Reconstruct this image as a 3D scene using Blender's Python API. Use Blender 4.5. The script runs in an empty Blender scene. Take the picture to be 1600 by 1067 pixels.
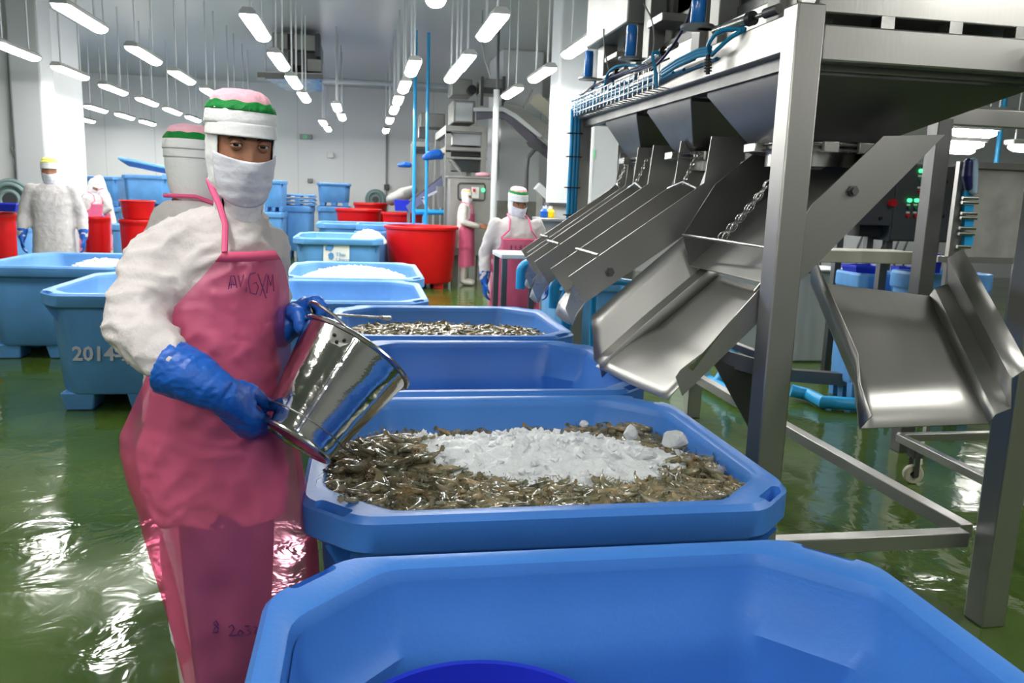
import bpy, bmesh, math, random
from math import pi, sin, cos, radians
from mathutils import Vector, Matrix, noise
random.seed(11)
SC = bpy.context.scene
COL = SC.collection
V3 = Vector

# ---------------------------------------------------------------- camera maths
FPX, EYE, CX, CY = 1285., 1.55, 800., 533.5
TH, YW, RO = 0.1775, 0.1790, 0.034
def ray(px, py):
    x = (px-CX)/FPX; y = (py-CY)/FPX
    r = cos(RO)*x+sin(RO)*y; up = sin(RO)*x-cos(RO)*y
    f = cos(TH)+up*sin(TH); u = -sin(TH)+up*cos(TH)
    return V3((r*cos(YW)+f*sin(YW), -r*sin(YW)+f*cos(YW), u))
def PZ(px, py, z):
    d = ray(px, py); t = (z-EYE)/d.z; return V3((d.x*t, d.y*t, z))
def PY(px, py, y):
    d = ray(px, py); t = y/d.y; return V3((d.x*t, y, EYE+d.z*t))
def PX(px, py, x):
    d = ray(px, py); t = x/d.x; return V3((x, d.y*t, EYE+d.z*t))
def visible(p):
    e = V3(p)-V3((0, 0, EYE)); fw = ray(CX, CY); ri = ray(CX+FPX, CY)-fw; dn = ray(CX, CY+FPX)-fw
    dd = e.dot(fw)
    return dd > 0 and abs(e.dot(ri)/dd*FPX) < 800 and abs(e.dot(dn)/dd*FPX) < 533

cd = bpy.data.cameras.new('camera'); cam = bpy.data.objects.new('camera', cd); COL.objects.link(cam)
fw = ray(CX, CY); ri = ray(CX+FPX, CY)-fw; dn = ray(CX, CY+FPX)-fw
m = Matrix.Identity(4)
for i, c in enumerate((ri, -dn, -fw)):
    for j in range(3): m[j][i] = c[j]
m.translation = V3((0, 0, EYE)); cam.matrix_world = m
cd.sensor_width = 22.3; cd.lens = FPX/1600*22.3; cd.clip_end = 100; cd.clip_start = .02
cd.dof.use_dof = True; cd.dof.focus_distance = 2.15; cd.dof.aperture_fstop = 5.0
SC.camera = cam

# ---------------------------------------------------------------- materials
def lin(c):
    c = c/255.
    return c/12.92 if c <= .04045 else ((c+.055)/1.055)**2.4
def rgb(r, g, b): return (lin(r), lin(g), lin(b), 1)
def mat(name, col, rough=.5, metal=0., spec=.5, var=0., vscale=6., bump=0., bscale=20., col2=None, coat=0.,
        trans=0., sss=0., emit=None, es=0., rvar=0., stretch=None, sheen=0., alpha=1., ior=1.45):
    m = bpy.data.materials.new(name); m.use_nodes = True
    nt = m.node_tree; b = nt.nodes['Principled BSDF']
    b.inputs['Base Color'].default_value = col; b.inputs['Roughness'].default_value = rough
    b.inputs['Metallic'].default_value = metal; b.inputs['Specular IOR Level'].default_value = spec
    b.inputs['Coat Weight'].default_value = coat; b.inputs['Transmission Weight'].default_value = trans
    b.inputs['IOR'].default_value = ior
    if coat: b.inputs['Coat Roughness'].default_value = .08
    if sss:
        b.inputs['Subsurface Weight'].default_value = sss; b.inputs['Subsurface Radius'].default_value = (.02, .02, .02)
        b.inputs['Subsurface Scale'].default_value = 1.
    if emit: b.inputs['Emission Color'].default_value = emit; b.inputs['Emission Strength'].default_value = es
    b.inputs['Alpha'].default_value = alpha
    L = nt.links.new
    if var or bump or rvar or col2:
        tc = nt.nodes.new('ShaderNodeTexCoord'); mp = nt.nodes.new('ShaderNodeMapping'); L(tc.outputs['Object'], mp.inputs[0])
        if stretch: mp.inputs['Scale'].default_value = stretch
    if var or col2 or rvar:
        n = nt.nodes.new('ShaderNodeTexNoise'); n.inputs['Scale'].default_value = vscale; n.inputs['Detail'].default_value = 6
        L(mp.outputs[0], n.inputs['Vector'])
    if var or col2:
        r = nt.nodes.new('ShaderNodeValToRGB'); r.color_ramp.elements[0].position = .35; r.color_ramp.elements[1].position = .65
        c2 = col2 or tuple(max(0, c*(1-var)) for c in col[:3])+(1,)
        r.color_ramp.elements[0].color = c2; r.color_ramp.elements[1].color = col
        L(n.outputs['Fac'], r.inputs[0]); L(r.outputs[0], b.inputs['Base Color'])
    if rvar:
        mr = nt.nodes.new('ShaderNodeMapRange'); mr.inputs[1].default_value = .3; mr.inputs[2].default_value = .7
        mr.inputs[3].default_value = max(.02, rough-rvar); mr.inputs[4].default_value = rough+rvar
        L(n.outputs['Fac'], mr.inputs[0]); L(mr.outputs[0], b.inputs['Roughness'])
    if bump:
        n2 = nt.nodes.new('ShaderNodeTexNoise'); n2.inputs['Scale'].default_value = bscale; n2.inputs['Detail'].default_value = 4
        L(mp.outputs[0], n2.inputs['Vector'])
        bm_ = nt.nodes.new('ShaderNodeBump'); bm_.inputs['Strength'].default_value = bump; bm_.inputs['Distance'].default_value = .02
        L(n2.outputs['Fac'], bm_.inputs['Height']); L(bm_.outputs[0], b.inputs['Normal'])
    return m

MT = {}
MT['steel'] = mat('brushed_steel', rgb(168, 167, 164), .36, .85, rvar=.05, vscale=3, bump=.03, bscale=60, stretch=(1, 1, .25))
MT['steel_dull'] = mat('dull_steel', rgb(112, 112, 112), .42, .9, rvar=.08, vscale=4, bump=.04, bscale=30)
MT['sheet'] = mat('polished_sheet', rgb(178, 177, 173), .36, .8, rvar=.05, vscale=3, bump=.015, bscale=5)
MT['steel_bright'] = mat('bright_steel', rgb(178, 177, 174), .24, 1., rvar=.08, vscale=7, bump=.05, bscale=9)
MT['pail'] = mat('polished_pail_steel', rgb(198, 196, 192), .11, 1., rvar=.06, vscale=9, bump=.14, bscale=14)
MT['steel_far'] = mat('pale_steel', rgb(152, 153, 150), .5, .55, var=.15, vscale=3)
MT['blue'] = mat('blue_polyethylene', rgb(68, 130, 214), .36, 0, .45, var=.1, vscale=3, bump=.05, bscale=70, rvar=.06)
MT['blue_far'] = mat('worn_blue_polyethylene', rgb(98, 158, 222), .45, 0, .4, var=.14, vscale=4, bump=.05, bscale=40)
MT['blue_deep'] = mat('deep_blue_plastic', rgb(35, 50, 190), .3, 0, .5)
MT['red'] = mat('red_plastic', rgb(205, 14, 22), .38, 0, .45, var=.12, vscale=4)
MT['pvc'] = mat('blue_pvc', rgb(40, 158, 218), .3, 0, .5)
MT['tube'] = mat('blue_pneumatic_tube', rgb(28, 140, 185), .3, 0, .5)
MT['navy'] = mat('navy_tube', rgb(30, 35, 90), .35)
MT['black'] = mat('black_plastic', rgb(25, 25, 28), .4)
MT['dark'] = mat('dark_grey_enamel', rgb(70, 72, 76), .4)
MT['white'] = mat('white_plastic', rgb(225, 226, 224), .4)
MT['grey'] = mat('grey_plastic', rgb(150, 152, 150), .5)
MT['paint'] = mat('white_panel', rgb(192, 196, 201), .4, 0, .4)
MT['cloth'] = mat('white_coat_cloth', rgb(206, 200, 200), .75, 0, .3, var=.06, vscale=5, bump=.25, bscale=35, sss=.0)
MT['hood'] = mat('white_hood_cloth', rgb(232, 233, 236), .7, 0, .3, bump=.2, bscale=40)
MT['mask'] = mat('grey_white_mask_cloth', rgb(220, 221, 232), .7, 0, .3, bump=.15, bscale=60)
MT['pinkcap'] = mat('pink_net', rgb(250, 190, 206), .7, 0, .3, bump=.3, bscale=60)
MT['greenband'] = mat('green_elastic', rgb(20, 130, 58), .6, 0, .3, bump=.5, bscale=50)
MT['yellowband'] = mat('yellow_elastic', rgb(235, 236, 110), .6)
MT['skin'] = mat('brown_skin', rgb(170, 118, 92), .45, 0, .4, var=.12, vscale=20, bump=.1, bscale=120)
MT['brow'] = mat('dark_hair', rgb(28, 20, 18), .6)
MT['eyewhite'] = mat('eye_white', rgb(205, 200, 198), .15)
MT['iris'] = mat('dark_iris', rgb(24, 14, 10), .1)
MT['glove'] = mat('blue_rubber', rgb(24, 92, 186), .38, 0, .5, bump=.25, bscale=30, rvar=.08, vscale=12)
MT['boot'] = mat('white_rubber', rgb(200, 198, 192), .35)
MT['trouser'] = mat('blue_trouser_cloth', rgb(70, 78, 140), .8)
MT['ink'] = mat('dark_ink', rgb(70, 30, 90), .6)
MT['greylabel'] = mat('grey_marking', rgb(188, 190, 200), .6)
MT['labelblue'] = mat('label_blue', rgb(75, 135, 195), .5)
MT['redsign'] = mat('red_sign', rgb(200, 40, 50), .5)
MT['greensign'] = mat('green_sign', rgb(120, 200, 150), .5)
MT['yellow'] = mat('yellow_plastic', rgb(235, 205, 30), .4)
MT['bowl'] = mat('blue_filter_bowl', rgb(36, 128, 220), .15, 0, .6)
MT['mottled'] = mat('mottled_steel', rgb(172, 172, 168), .5, .35, var=.3, vscale=5)
MT['paleglove'] = mat('pale_blue_rubber', rgb(160, 186, 212), .5)
MT['belt'] = mat('dark_grey_belt', rgb(88, 88, 100), .6, var=.2, vscale=12)
MT['rubber'] = mat('cream_wheel', rgb(200, 195, 175), .5)
MT['greenlamp'] = mat('green_indicator', rgb(60, 230, 110), .3, emit=(.05, 1, .25, 1), es=2.2)
MT['redbtn'] = mat('red_button', rgb(190, 25, 35), .3)
MT['greenbtn'] = mat('green_button', rgb(50, 120, 90), .3)
MT['tube_light'] = mat('lit_diffuser', (1, 1, 1, 1), .4, emit=(1, .985, .93, 1), es=46)
MT['conc'] = mat('grey_concrete', rgb(150, 148, 142), .8, var=.3, vscale=3)

def apron_material():
    m = bpy.data.materials.new('pink_translucent_vinyl'); m.use_nodes = True; nt = m.node_tree; L = nt.links.new
    b = nt.nodes['Principled BSDF']; b.inputs['Base Color'].default_value = rgb(246, 128, 168)
    b.inputs['Roughness'].default_value = .32
    tr = nt.nodes.new('ShaderNodeBsdfTransparent'); tr.inputs[0].default_value = rgb(255, 176, 204)
    mx = nt.nodes.new('ShaderNodeMixShader'); mx.inputs[0].default_value = .30
    out = nt.nodes['Material Output']
    L(tr.outputs[0], mx.inputs[1]); L(b.outputs[0], mx.inputs[2]); L(mx.outputs[0], out.inputs[0])
    tc = nt.nodes.new('ShaderNodeTexCoord'); n = nt.nodes.new('ShaderNodeTexNoise'); n.inputs['Scale'].default_value = 9
    L(tc.outputs['Object'], n.inputs['Vector']); bp = nt.nodes.new('ShaderNodeBump'); bp.inputs['Strength'].default_value = .2
    bp.inputs['Distance'].default_value = .03; L(n.outputs[0], bp.inputs['Height']); L(bp.outputs[0], b.inputs['Normal'])
    return m
MT['apron'] = apron_material()

def floor_material():
    m = bpy.data.materials.new('wet_green_floor'); m.use_nodes = True; nt = m.node_tree; L = nt.links.new
    b = nt.nodes['Principled BSDF']; b.inputs['Specular IOR Level'].default_value = .45
    tc = nt.nodes.new('ShaderNodeTexCoord')
    n = nt.nodes.new('ShaderNodeTexNoise'); n.inputs['Scale'].default_value = 1.3; n.inputs['Detail'].default_value = 8
    L(tc.outputs['Object'], n.inputs['Vector'])
    r = nt.nodes.new('ShaderNodeValToRGB'); r.color_ramp.elements[0].position = .3; r.color_ramp.elements[1].position = .72
    r.color_ramp.elements[0].color = rgb(56, 78, 24); r.color_ramp.elements[1].color = rgb(80, 103, 46)
    L(n.outputs[0], r.inputs[0]); L(r.outputs[0], b.inputs['Base Color'])
    mr = nt.nodes.new('ShaderNodeMapRange'); mr.inputs[1].default_value = .35; mr.inputs[2].default_value = .7
    mr.inputs[3].default_value = .05; mr.inputs[4].default_value = .17; L(n.outputs[0], mr.inputs[0]); L(mr.outputs[0], b.inputs['Roughness'])
    n2 = nt.nodes.new('ShaderNodeTexNoise'); n2.inputs['Scale'].default_value = 5.5; n2.inputs['Detail'].default_value = 3; n2.inputs['Distortion'].default_value = .6
    L(tc.outputs['Object'], n2.inputs['Vector'])
    bp = nt.nodes.new('ShaderNodeBump'); bp.inputs['Strength'].default_value = .35; bp.inputs['Distance'].default_value = .015
    L(n2.outputs[0], bp.inputs['Height']); L(bp.outputs[0], b.inputs['Normal'])
    return m
def shrimp_material():
    m = bpy.data.materials.new('shrimp_shell'); m.use_nodes = True; nt = m.node_tree; L = nt.links.new
    b = nt.nodes['Principled BSDF']; b.inputs['Roughness'].default_value = .22; b.inputs['Specular IOR Level'].default_value = .7
    b.inputs['Coat Weight'].default_value = .6; b.inputs['Coat Roughness'].default_value = .06
    g = nt.nodes.new('ShaderNodeNewGeometry')
    n = nt.nodes.new('ShaderNodeTexNoise'); n.inputs['Scale'].default_value = 26; n.inputs['Detail'].default_value = 5
    L(g.outputs['Position'], n.inputs['Vector'])
    r = nt.nodes.new('ShaderNodeValToRGB'); e = r.color_ramp.elements
    e[0].position = .3; e[0].color = rgb(78, 76, 62); e[1].position = .78; e[1].color = rgb(188, 182, 152)
    k = e.new(.5); k.color = rgb(130, 126, 102); k = e.new(.64); k.color = rgb(158, 138, 108)
    L(n.outputs[0], r.inputs[0])
    at = nt.nodes.new('ShaderNodeAttribute'); at.attribute_name = 'tint'
    mx = nt.nodes.new('ShaderNodeMix'); mx.data_type = 'RGBA'; mx.blend_type = 'MULTIPLY'; mx.inputs[0].default_value = 1
    L(r.outputs[0], mx.inputs[6]); L(at.outputs['Color'], mx.inputs[7]); L(mx.outputs[2], b.inputs['Base Color'])
    return m
MT['floor'] = floor_material(); MT['shrimp'] = shrimp_material()
MT['ice'] = mat('crushed_ice', rgb(238, 242, 246), .32, 0, .5, trans=.12, bump=.5, bscale=60, sss=.25)
MT['ice_clear'] = mat('clear_ice', rgb(235, 240, 245), .22, 0, .5, trans=.35, bump=.5, bscale=25, ior=1.31)

# ---------------------------------------------------------------- mesh builder
class MB:
    def __init__(s): s.v = []; s.f = []
    def add(s, vs, fs):
        o = len(s.v); s.v += [V3(p) for p in vs]; s.f += [tuple(i+o for i in f) for f in fs]; return s
    def box(s, c, size, rot=None):
        hx, hy, hz = size[0]/2, size[1]/2, size[2]/2
        P = [V3((x*hx, y*hy, z*hz)) for x in (-1, 1) for y in (-1, 1) for z in (-1, 1)]
        if rot is not None: P = [rot@p for p in P]
        c = V3(c)
        return s.add([c+p for p in P], [(0, 1, 3, 2), (4, 6, 7, 5), (0, 4, 5, 1), (2, 3, 7, 6), (0, 2, 6, 4), (1, 5, 7, 3)])
    def bb(s, a, b): a = V3(a); b = V3(b); return s.box((a+b)/2, [abs(b[i]-a[i]) for i in range(3)])
    def bar(s, p, q, w, h=None, up=(0, 0, 1)):
        p = V3(p); q = V3(q); h = h or w; d = (q-p); ln = d.length; d = d.normalized(); up = V3(up)
        if abs(d.dot(up)) > .98: up = V3((1, 0, 0))
        x = up.cross(d).normalized(); y = d.cross(x); R = Matrix((x, y, d)).transposed()
        return s.box((p+q)/2, (w, h, ln), R)
    def loft(s, rings, cap=True, closed=True):
        n = len(rings[0]); vs = [p for r in rings for p in r]; fs = []
        for i in range(len(rings)-1):
            for j in range(n if closed else n-1):
                k = (j+1) % n; fs.append((i*n+j, i*n+k, (i+1)*n+k, (i+1)*n+j))
        if cap and closed:
            fs.append(tuple(reversed(range(n)))); o = (len(rings)-1)*n; fs.append(tuple(range(o, o+n)))
        return s.add(vs, fs)
    def tube(s, pts, r, n=10, cap=True):
        pts = [V3(p) for p in pts]; rr = r if isinstance(r, (list, tuple)) else [r]*len(pts)
        rings = []; T = (pts[1]-pts[0]).normalized(); a = V3((0, 0, 1)) if abs(T.z) < .9 else V3((1, 0, 0))
        x = a.cross(T).normalized()
        for i, p in enumerate(pts):
            if i == 0: t = pts[1]-pts[0]
            elif i == len(pts)-1: t = pts[-1]-pts[-2]
            else: t = (pts[i+1]-p).normalized()+(p-pts[i-1]).normalized()
            t = t.normalized() if t.length > 1e-9 else T
            x = (x-t*x.dot(t)).normalized(); y = t.cross(x)
            rings.append([p+(x*cos(2*pi*k/n)+y*sin(2*pi*k/n))*rr[i] for k in range(n)])
        return s.loft(rings, cap)
    def cyl(s, p, q, r, r2=None, n=16): return s.tube([p, q], [r, r if r2 is None else r2], n)
    def lathe(s, prof, n=24, c=(0, 0, 0), axis=(0, 0, 1), cap=False):
        c = V3(c); a = V3(axis).normalized(); u = V3((1, 0, 0)) if abs(a.x) < .9 else V3((0, 1, 0))
        x = (u-a*u.dot(a)).normalized(); y = a.cross(x)
        return s.loft([[c+a*z+(x*cos(2*pi*k/n)+y*sin(2*pi*k/n))*r for k in range(n)] for r, z in prof], cap)
    def sphere(s, c, r, n=12, sc=(1, 1, 1)):
        c = V3(c); R = [[c+V3((sc[0]*r*sin(pi*i/n)*cos(2*pi*k/(2*n)), sc[1]*r*sin(pi*i/n)*sin(2*pi*k/(2*n)), sc[2]*-r*cos(pi*i/n)))
             for k in range(2*n)] for i in range(n+1)]
        R[0] = [p+V3((1e-5*cos(k), 1e-5*sin(k), 0)) for k, p in enumerate(R[0])]; R[-1] = [p+V3((1e-5*cos(k), 1e-5*sin(k), 0)) for k, p in enumerate(R[-1])]
        return s.loft(R, True)
    def caps(s, pts, rr, n=14):
        pts = [V3(p) for p in pts]
        for i in range(len(pts)): s.sphere(pts[i], rr[i], max(5, n//2))
        for i in range(len(pts)-1): s.cyl(pts[i], pts[i+1], rr[i], rr[i+1], n)
        return s
    def plate(s, pts, t, nrm=None):
        pts = [V3(p) for p in pts]
        if nrm is None:
            nrm = V3((0, 0, 0))
            for i in range(len(pts)): nrm += pts[i].cross(pts[(i+1) % len(pts)])
        nrm = V3(nrm).normalized()*t/2; n = len(pts)
        return s.loft([[p-nrm for p in pts], [p+nrm for p in pts]])
    def build(s, name, mt, parent=None, smooth=True, bevel=0., origin=None, seg=2, merge=False):
        me = bpy.data.meshes.new(name)
        if parent is not None:
            r = parent
            while r.parent: r = r.parent
            o = V3(r.location)
        else:
            if origin is None:
                zs = min(p.z for p in s.v); xs = [p.x for p in s.v]; ys = [p.y for p in s.v]
                origin = V3(((min(xs)+max(xs))/2, (min(ys)+max(ys))/2, zs))
            o = V3(origin)
        me.from_pydata([tuple(p-o) for p in s.v], [], s.f)
        bm = bmesh.new(); bm.from_mesh(me)
        if merge: bmesh.ops.remove_doubles(bm, verts=bm.verts, dist=1e-5)
        bmesh.ops.recalc_face_normals(bm, faces=bm.faces); bm.to_mesh(me); bm.free()
        ob = bpy.data.objects.new(name, me); COL.objects.link(ob)
        if parent is not None: ob.parent = parent
        else: ob.location = o
        me.materials.append(MT[mt] if isinstance(mt, str) else mt)
        if smooth:
            me.polygons.foreach_set('use_smooth', [True]*len(me.polygons))
            try: me.set_sharp_from_angle(angle=radians(38))
            except Exception: pass
        if bevel:
            b = ob.modifiers.new('bevel', 'BEVEL'); b.width = bevel; b.segments = seg; b.limit_method = 'ANGLE'; b.angle_limit = radians(40)
        return ob
def tag(o, label=None, cat=None, group=None, kind=None):
    if label: o['label'] = label
    if cat: o['category'] = cat
    if group: o['group'] = group
    if kind: o['kind'] = kind
    return o
def thing(name, label, cat, loc, group=None):
    o = bpy.data.objects.new(name, None); COL.objects.link(o); o.location = V3(loc); o.empty_display_size = .1
    return tag(o, label, cat, group)
def struct(name, mb, mt, **k):
    o = mb.build(name, mt, **k); o['kind'] = 'structure'; return o
def bake(ob, extra=None):
    bpy.context.view_layer.update()
    dg = bpy.context.evaluated_depsgraph_get(); me = bpy.data.meshes.new_from_object(ob.evaluated_get(dg))
    ob.modifiers.clear(); ob.data = me
    if extra: 
        for v in me.vertices: v.co = extra(v.co.copy(), v.normal.copy())
        me.update()
    me.polygons.foreach_set('use_smooth', [True]*len(me.polygons))
    return ob
def fuse(ob, vox, smooth=6, disp=None):
    r = ob.modifiers.new('r', 'REMESH'); r.mode = 'VOXEL'; r.voxel_size = vox; r.use_smooth_shade = True
    if smooth: q = ob.modifiers.new('s', 'SMOOTH'); q.iterations = smooth; q.factor = .6
    return bake(ob, disp)
def copy_tree(o, parent=None):
    c = o.copy(); COL.objects.link(c)
    if parent: c.parent = parent
    for ch in list(o.children): copy_tree(ch, c)
    return c
def text_mesh(name, s, size, mt, loc, R, parent, thick=.001, align='CENTER'):
    cu = bpy.data.curves.new(name, 'FONT'); cu.body = s; cu.size = size; cu.extrude = thick; cu.align_x = align; cu.align_y = 'CENTER'
    cu.resolution_u = 2
    t = bpy.data.objects.new(name, cu); COL.objects.link(t); bpy.context.view_layer.update()
    me = bpy.data.meshes.new_from_object(t.evaluated_get(bpy.context.evaluated_depsgraph_get()))
    bpy.data.objects.remove(t)
    r = parent
    while r.parent: r = r.parent
    M_ = Matrix.Translation(V3(loc)-V3(r.location))@R.to_4x4()
    me.transform(M_); me.materials.clear(); me.materials.append(MT[mt])
    o = bpy.data.objects.new(name, me); COL.objects.link(o); o.parent = parent
    return o
FACING = Matrix(((1, 0, 0), (0, 0, -1), (0, 1, 0)))      # lettering standing up and facing -Y
# ---------------------------------------------------------------- room
CEIL = 4.2; BACK = 23.2
b = MB().bb((-16, -6, -.2), (18, BACK+.3, 0)); struct('floor', b, 'floor', smooth=False)
MT['ceil'] = mat('ceiling_panel', rgb(188, 192, 198), .3, 0, .5)
struct('ceiling', MB().bb((-16, -6, CEIL), (18, BACK+.3, CEIL+.15)), 'ceil', smooth=False)
MT['wall'] = mat('wall_panel', rgb(224, 226, 229), .4, 0, .4, var=.03, vscale=1)
struct('wall_back', MB().bb((-16, BACK, 0), (18, BACK+.3, CEIL)), 'wall', smooth=False)
struct('wall_left', MB().bb((-16.2, -6, 0), (-16, BACK, CEIL)), 'wall', smooth=False)
struct('wall_right', MB().bb((18, -6, 0), (18.2, BACK, CEIL)), 'wall', smooth=False)
struct('wall_front', MB().bb((-16, -6.2, 0), (18, -6, CEIL)), 'wall', smooth=False)
for k in range(14):      # panel joints on the back wall
    pass
j = MB()
for k in range(26): j.bb((-15+k*1.2, BACK-.004, 0), (-14.988+k*1.2, BACK, CEIL))
struct('trim_1', j, mat('joint_sealant', rgb(190, 193, 197), .6), smooth=False)
# wall block at the far left, column edge
yl = 13.2; xr = PY(74, 200, yl).x
wl = struct('wall_left_block', MB().bb((-12, yl, .0), (xr-.42, yl+3, CEIL)), 'wall', smooth=False)
c = struct('column_left', MB().bb((xr-.42, yl-.12, 0), (xr, yl+.4, CEIL)), 'paint', smooth=False, bevel=.03)
struct('baseboard_left', MB().bb((-12, yl-.13, 0), (xr-.43, yl-.02, PY(10, 289, yl).z)), 'conc', smooth=False)
# columns in the middle
ym = 15.8
a = PY(781, 200, ym).x; b_ = PY(846, 200, ym).x
struct('column_middle', MB().bb((a, ym, 0), (b_, ym+1.6, CEIL)), 'paint', smooth=False, bevel=.03)
struct('trim_3', MB().bb((a-.015, ym-.015, 0), (b_+.015, ym, PY(800, 314, ym).z)), 'conc', smooth=False)
yr = 10.4
a = PY(874, 100, yr).x
struct('column_right', MB().bb((a, yr, 0), (a+.5, yr+.5, CEIL)), 'paint', smooth=False, bevel=.03)
# partition to the right of the columns, behind the sorting machine
pr = PY(905, 300, 11.6).x
struct('wall_partition', MB().bb((PY(1000,300,17).x, 17, 0), (16, 17.15, CEIL)), 'wall', smooth=False)
# ---------------------------------------------------------------- suspended lamps
LZ = 2.9
def make_lamp(x, y, label, L=1.12, W=.14, rods=True):
    t = thing('suspended_lamp', label, 'lamp', (x, y, LZ), 'suspended tube lamps')
    h = MB(); h.loft([[V3((x+sx*w/2, y+q, z)) for sx, z in ((-1, LZ+.03), (-1, LZ+.055), (-.6, LZ+.085), (.6, LZ+.085), (1, LZ+.055), (1, LZ+.03))]
                      for q, w in ((-L/2, W*.9), (-L/2+.03, W+.01), (L/2-.03, W+.01), (L/2, W*.9))])
    h.build('housing', 'grey', t)
    d = MB(); n = 12
    d.loft([[V3((x+cos(pi*k/n)*W/2*s, y+q, LZ+.03-sin(pi*k/n)*.045*s)) for k in range(n+1)] for q, s in ((-L/2+.02, .85), (-L/2+.06, 1), (L/2-.06, 1), (L/2-.02, .85))])
    d.build('diffuser', 'tube_light', t)
    if rods:
        for q in (-L/2+.2, L/2-.2): MB().cyl((x, y+q, LZ+.08), (x, y+q, CEIL), .011, n=8).build('hanging_rod', 'paint', t)
    return t
LAMPS = []   # (centre px, top py, bottom py)
rowsL = [
 ('leftmost run', [(-6.55, 19.6), (-6.5, 21.4)]),
 ('second run from the left', [(-5.22, 13.9), (-5.24, 16.0), (-5.24, 17.95), (-5.15, 19.6), (-5.12, 21.4)]),
 ('third run from the left', [(-3.82, 10.35), (-3.82, 12.1), (-3.82, 14.0), (-3.77, 15.8), (-3.74, 17.6), (-3.7, 19.4)]),
 ('fourth run from the left', [(-2.43, 8.05), (-2.42, 10.1), (-2.4, 11.95), (-2.36, 13.8), (-2.34, 15.7), (-2.34, 17.5)]),
 ('run over the masked man', [(-.96, 7.95), (-.96, 9.95), (-.95, 11.8), (-.95, 13.65)]),
 ('short run at mid frame', [(-.5, 15.1), (-.47, 17.0)]),
]
for rn, ps in rowsL:
    for i, (x, y) in enumerate(ps):
        w = ['nearest', 'second nearest', 'third nearest', 'fourth nearest', 'fifth nearest', 'farthest'][i]
        if i == len(ps)-1: w = 'farthest'
        make_lamp(x, y, 'lit white suspended tube lamp, %s in the %s' % (w, rn))
def lamp_px(xc, yt, yb, label):
    a = PZ(xc, (yt+yb)/2, 2.9); return make_lamp(a.x, a.y, label, L=1.05)
for (xc, yt, yb), s in (((689, -30, 3), 'cut by the top edge above the blue pipes'), ((645, 98, 122), 'largest in the run left of the blue pipes'), ((632, 128, 149), 'second in the run left of the blue pipes'),
    ((622, 152, 167), 'third in the run left of the blue pipes'), ((616, 168, 180), 'fourth in the run left of the blue pipes'), ((609, 185, 195), 'fifth in the run left of the blue pipes'),
    ((603, 202, 209), 'last in the run left of the blue pipes'),
    ((505, 189, 199), 'small and nearer, over the stacked blue tubs'), ((512, 199, 207), 'small and farther, over the stacked blue tubs'),
    ((768, 35, 60), 'over the top of the incline conveyor'), ((725, 94, 110), 'left of the middle column'), ((709, 114, 127), 'just above the weighing tower'),
    ((846, 107, 133), 'before the middle column, over the conveyor slope'), ((800, 137, 158), 'in front of the conveyor slope'), ((906, 60, 95), 'large, beside the near white column')):
    lamp_px(xc, yt, yb, 'lit white suspended tube lamp, '+s)
def cross_lamp(px0, px1, py, Y, s):
    """lamp hung across the view, seen side on, to the right"""
    a = PY(px0, py, Y); c = PY(px1, py, Y); x0, x1, z = a.x, c.x, a.z
    t = thing('suspended_lamp', 'lit white tube lamp seen side on, '+s, 'lamp', ((x0+x1)/2, Y, z), 'side-on tube lamps at the right')
    MB().bb((x0, Y-.09, z+.03), (x1, Y+.09, z+.09)).build('housing', 'grey', t, bevel=.01)
    MB().tube([(x0+.02, Y, z), (x0+.1, Y, z), (x1-.1, Y, z), (x1-.02, Y, z)], [.03, .06, .06, .03], 12).build('diffuser', 'tube_light', t)
    for q in (.2, .8): MB().cyl((x0+(x1-x0)*q, Y, z+.08), (x0+(x1-x0)*q, Y, CEIL), .011, n=8).build('hanging_rod', 'paint', t)
cross_lamp(1492, 1578, 178, 8.4, 'topmost of the right-hand group')
cross_lamp(1484, 1558, 205, 9.6, 'second of the right-hand group')
cross_lamp(1476, 1538, 223, 10.8, 'third of the right-hand group')
cross_lamp(1470, 1524, 233, 11.8, 'lowest of the right-hand group')
cross_lamp(1575, 1625, 229, 9.6, 'cut by the right edge')
cross_lamp(1532, 1575, 135, 6.6, 'glimpsed under the big hopper corner')
# the same lamps carry on over and behind the viewer
k = 0
for x in (-5.2, -2.4, -.7, 4.6):
    for y in (5.6, 1.2, -2.4):
        if visible((x, y+.63, LZ)) or visible((x, y-.63, LZ)) or visible((x+.1, y+.6, LZ+.1)): continue
        
        k += 1
        make_lamp(x, y, 'lit white suspended tube lamp above and behind the viewpoint')
for x, y, s_ in ((.7, -.9, 'just behind the viewpoint'), (3.3, 1.3, 'high to the right of the viewpoint'), (4.8, 3.6, 'over the trolley side of the sorting machine')):  # unseen fill lamps, added to brighten the foreground and the machine front
    make_lamp(x, y, 'added unseen fill lamp '+s_)
for x, y, s_ in ((3.4, 7.4, 'hidden behind the near weigh module'), (3.4, 9.3, 'behind the sorting machine, nearer of two'), (4.8, 7.4, 'behind the upper tray of the sorting machine'), (4.8, 9.8, 'behind the sorting machine, farther of two')):  # fill lamps added out of sight to brighten the partition behind
    make_lamp(x, y, 'added unseen fill lamp '+s_)
w = bpy.data.worlds.new('world'); SC.world = w; w.use_nodes = True
w.node_tree.nodes['Background'].inputs[0].default_value = (.8, .85, .9, 1); w.node_tree.nodes['Background'].inputs[1].default_value = .3
SC.view_settings.view_transform = 'Standard'; SC.view_settings.look = 'None'; SC.view_settings.gamma = 1
SC.view_settings.use_curve_mapping = False; SC.view_settings.exposure = .45
SC.cycles.use_denoising = True
SC.cycles.max_bounces = 7; SC.cycles.transparent_max_bounces = 8; SC.cycles.caustics_reflective = False; SC.cycles.caustics_refractive = False
SC.cycles.sample_clamp_indirect = 6

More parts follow.
